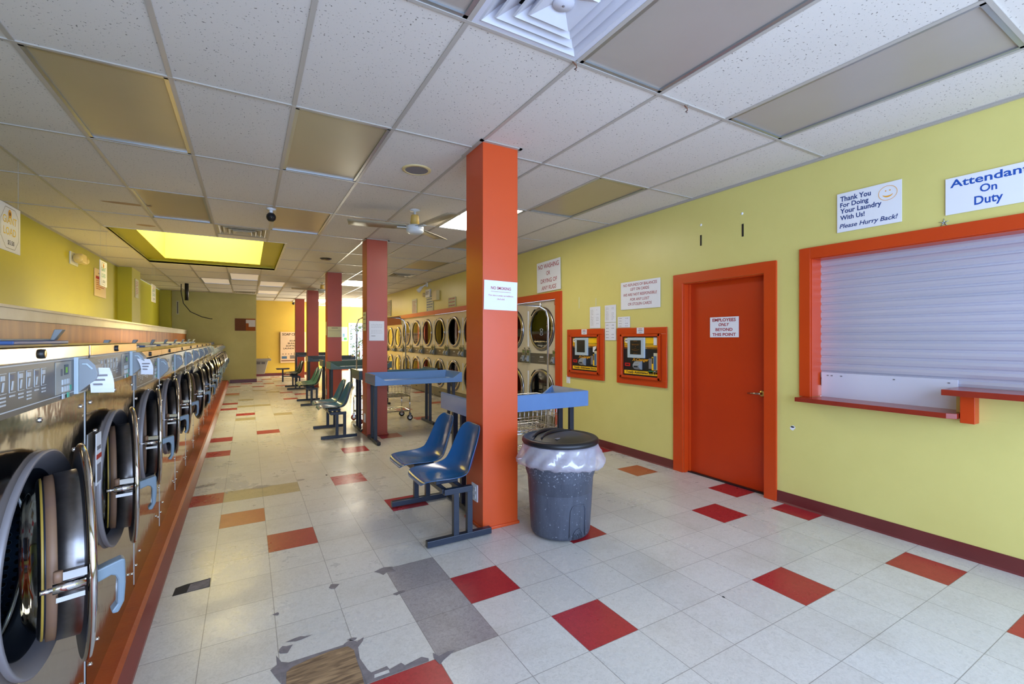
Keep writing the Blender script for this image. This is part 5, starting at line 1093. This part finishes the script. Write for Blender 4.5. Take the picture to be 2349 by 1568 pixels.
# =================================================================== LAUNDRY CARTS
def make_cart(L=.86, Wd=.50):
    root = empty('laundry_cart', (0, 0, 0)); hx, hy = L / 2, Wd / 2; m = 'chrome'
    f = MB(); zb = .17
    loop = [(-hx, -hy, zb), (hx, -hy, zb), (hx, hy, zb), (-hx, hy, zb), (-hx, -hy, zb)]; f.tube(loop, .011, m)
    for x in [-hx + .07 * i for i in range(1, 12)]: f.tube([(x, -hy, zb), (x, hy, zb)], .003, m, 5)
    for sx in (-1, 1):
        for sy in (-1, 1): f.tube([(sx * hx, sy * hy, .13), (sx * hx, sy * hy, .43)], .011, m)
    f.tube([(-hx, -hy, .43), (hx, -hy, .43), (hx, hy, .43), (-hx, hy, .43), (-hx, -hy, .43)], .010, m); f.build('base_frame', root)
    b = MB(); z0, z1 = .43, .78
    P = lambda x, y, z: (x * (1 + .05 * (z - z0) / .35), y * (1 + .08 * (z - z0) / .35), z)
    for z in (.46, .60, .70, .78): b.tube([P(-hx, -hy, z), P(hx, -hy, z), P(hx, hy, z), P(-hx, hy, z), P(-hx, -hy, z)], .006 if z > .75 else .004, m, 6)
    for i in range(17):
        x = -hx + L * i / 16; b.tube([P(x, -hy, z1), P(x, -hy, z0), P(x, hy, z0), P(x, hy, z1)], .0036, m, 5)
    for i in range(1, 10):
        y = -hy + Wd * i / 10; b.tube([P(-hx, y, z1), P(-hx, y, z0), P(hx, y, z0), P(hx, y, z1)], .0036, m, 5)
    b.build('wire_basket', root)
    pole = MB().tube([(-hx, 0, .43), (-hx, 0, 1.68), (-hx + .03, 0, 1.77), (-hx + .12, 0, 1.82), (hx - .12, 0, 1.82), (hx - .03, 0, 1.77), (hx, 0, 1.68), (hx, 0, .43)], .0125, m, 12)
    pole.tube([(hx - .10, 0, 1.825), (hx - .10, 0, 1.85)], .012, m, 8); pole.build('hanging_rail', root)
    for i, (sx, sy) in enumerate(((-1, -1), (-1, 1), (1, -1), (1, 1))):
        c = MB().cyl((sx * hx, sy * hy - .008, .05), .05, -.012, .012, 'Y', 'redw' if sx < 0 else 'rubber', 24).cyl((sx * hx, sy * hy - .008, .05), .028, -.014, .014, 'Y', 'sign', 18)
        c.box(sx * hx - .018, sx * hx + .018, sy * hy - .028, sy * hy - .022, .05, .13, m).box(sx * hx - .018, sx * hx + .018, sy * hy + .006, sy * hy + .012, .05, .13, m).box(sx * hx - .018, sx * hx + .018, sy * hy - .028, sy * hy + .012, .115, .13, m); c.build('caster', root)
    return root
c1 = make_cart(); index_children(); c2 = copy_tree(c1)
c1.location = (2.60, 4.39, 0); tag(c1, 'chrome laundry cart with hanging rail behind the blue table and the bin', 'laundry cart', 'chrome laundry carts')
c2.location = (2.06, 8.16, 0); tag(c2, 'chrome laundry cart with hanging rail right of the second column', 'laundry cart', 'chrome laundry carts')
# =================================================================== DRINKING FOUNTAIN, OUTSIDE
fo = empty('drinking_fountain', (.265, 19.55, 0)); tag(fo, 'grey wall-hung drinking fountain beyond the pale green wall', 'drinking fountain')
MB().box(0, .50, -.22, .22, .62, .70, 'fount').box(.03, .47, -.19, .19, .70, .712, 'steel').build('basin', fo, bevel=.01)
MB().prism([(0, .62), (.40, .62), (.28, .13), (0, .13)], 'Y', -.19, .19, 'fount').build('housing', fo, bevel=.01)
MB().box(.02, .14, -.195, -.19, .50, .58, 'inkg').box(.18, .30, -.195, -.19, .50, .58, 'inkg').build('vent_grille', fo)
MB().tube([(.42, .02, .71), (.42, .02, .76), (.40, .02, .78)], .012, 'brassh', 8).build('spout', fo)
def outside():
    struct(MB().quad([(-2, 22.3, -.02), (12, 22.3, -.02), (12, 34, -.02), (-2, 34, -.02)], 'asph').build('floor_outside'))
    R = random.Random(9); m = MB(); k = m._m('foli')
    for i in range(1400):
        a, b = R.uniform(0, 2 * pi), R.uniform(-1, 1); rr = R.uniform(.6, 1) ** .5; c = Vector((cos(a) * 1.9 * rr * math.sqrt(1 - b * b), sin(a) * .9 * rr, 1.4 + b * 1.4)); s = R.uniform(.06, .13)
        u = Vector((R.uniform(-1, 1), R.uniform(-1, 1), R.uniform(-1, 1))).normalized(); v = u.orthogonal().normalized(); n = m.pts([c - u * s, c - v * s * .5, c + u * s, c + v * s * .5]); m.face([n, n + 1, n + 2, n + 3], k)
    o = empty('leafy_shrub', (5.6, 27.5, 0)); tag(o, 'pale leafy shrub outside the back door', 'shrub')
    m.build('foliage', o); MB().tube([(0, 0, 0), (.05, 0, .6), (0, 0, 1.3)], [.05, .04, .02], 'cork', 8).build('stem', o)
outside()
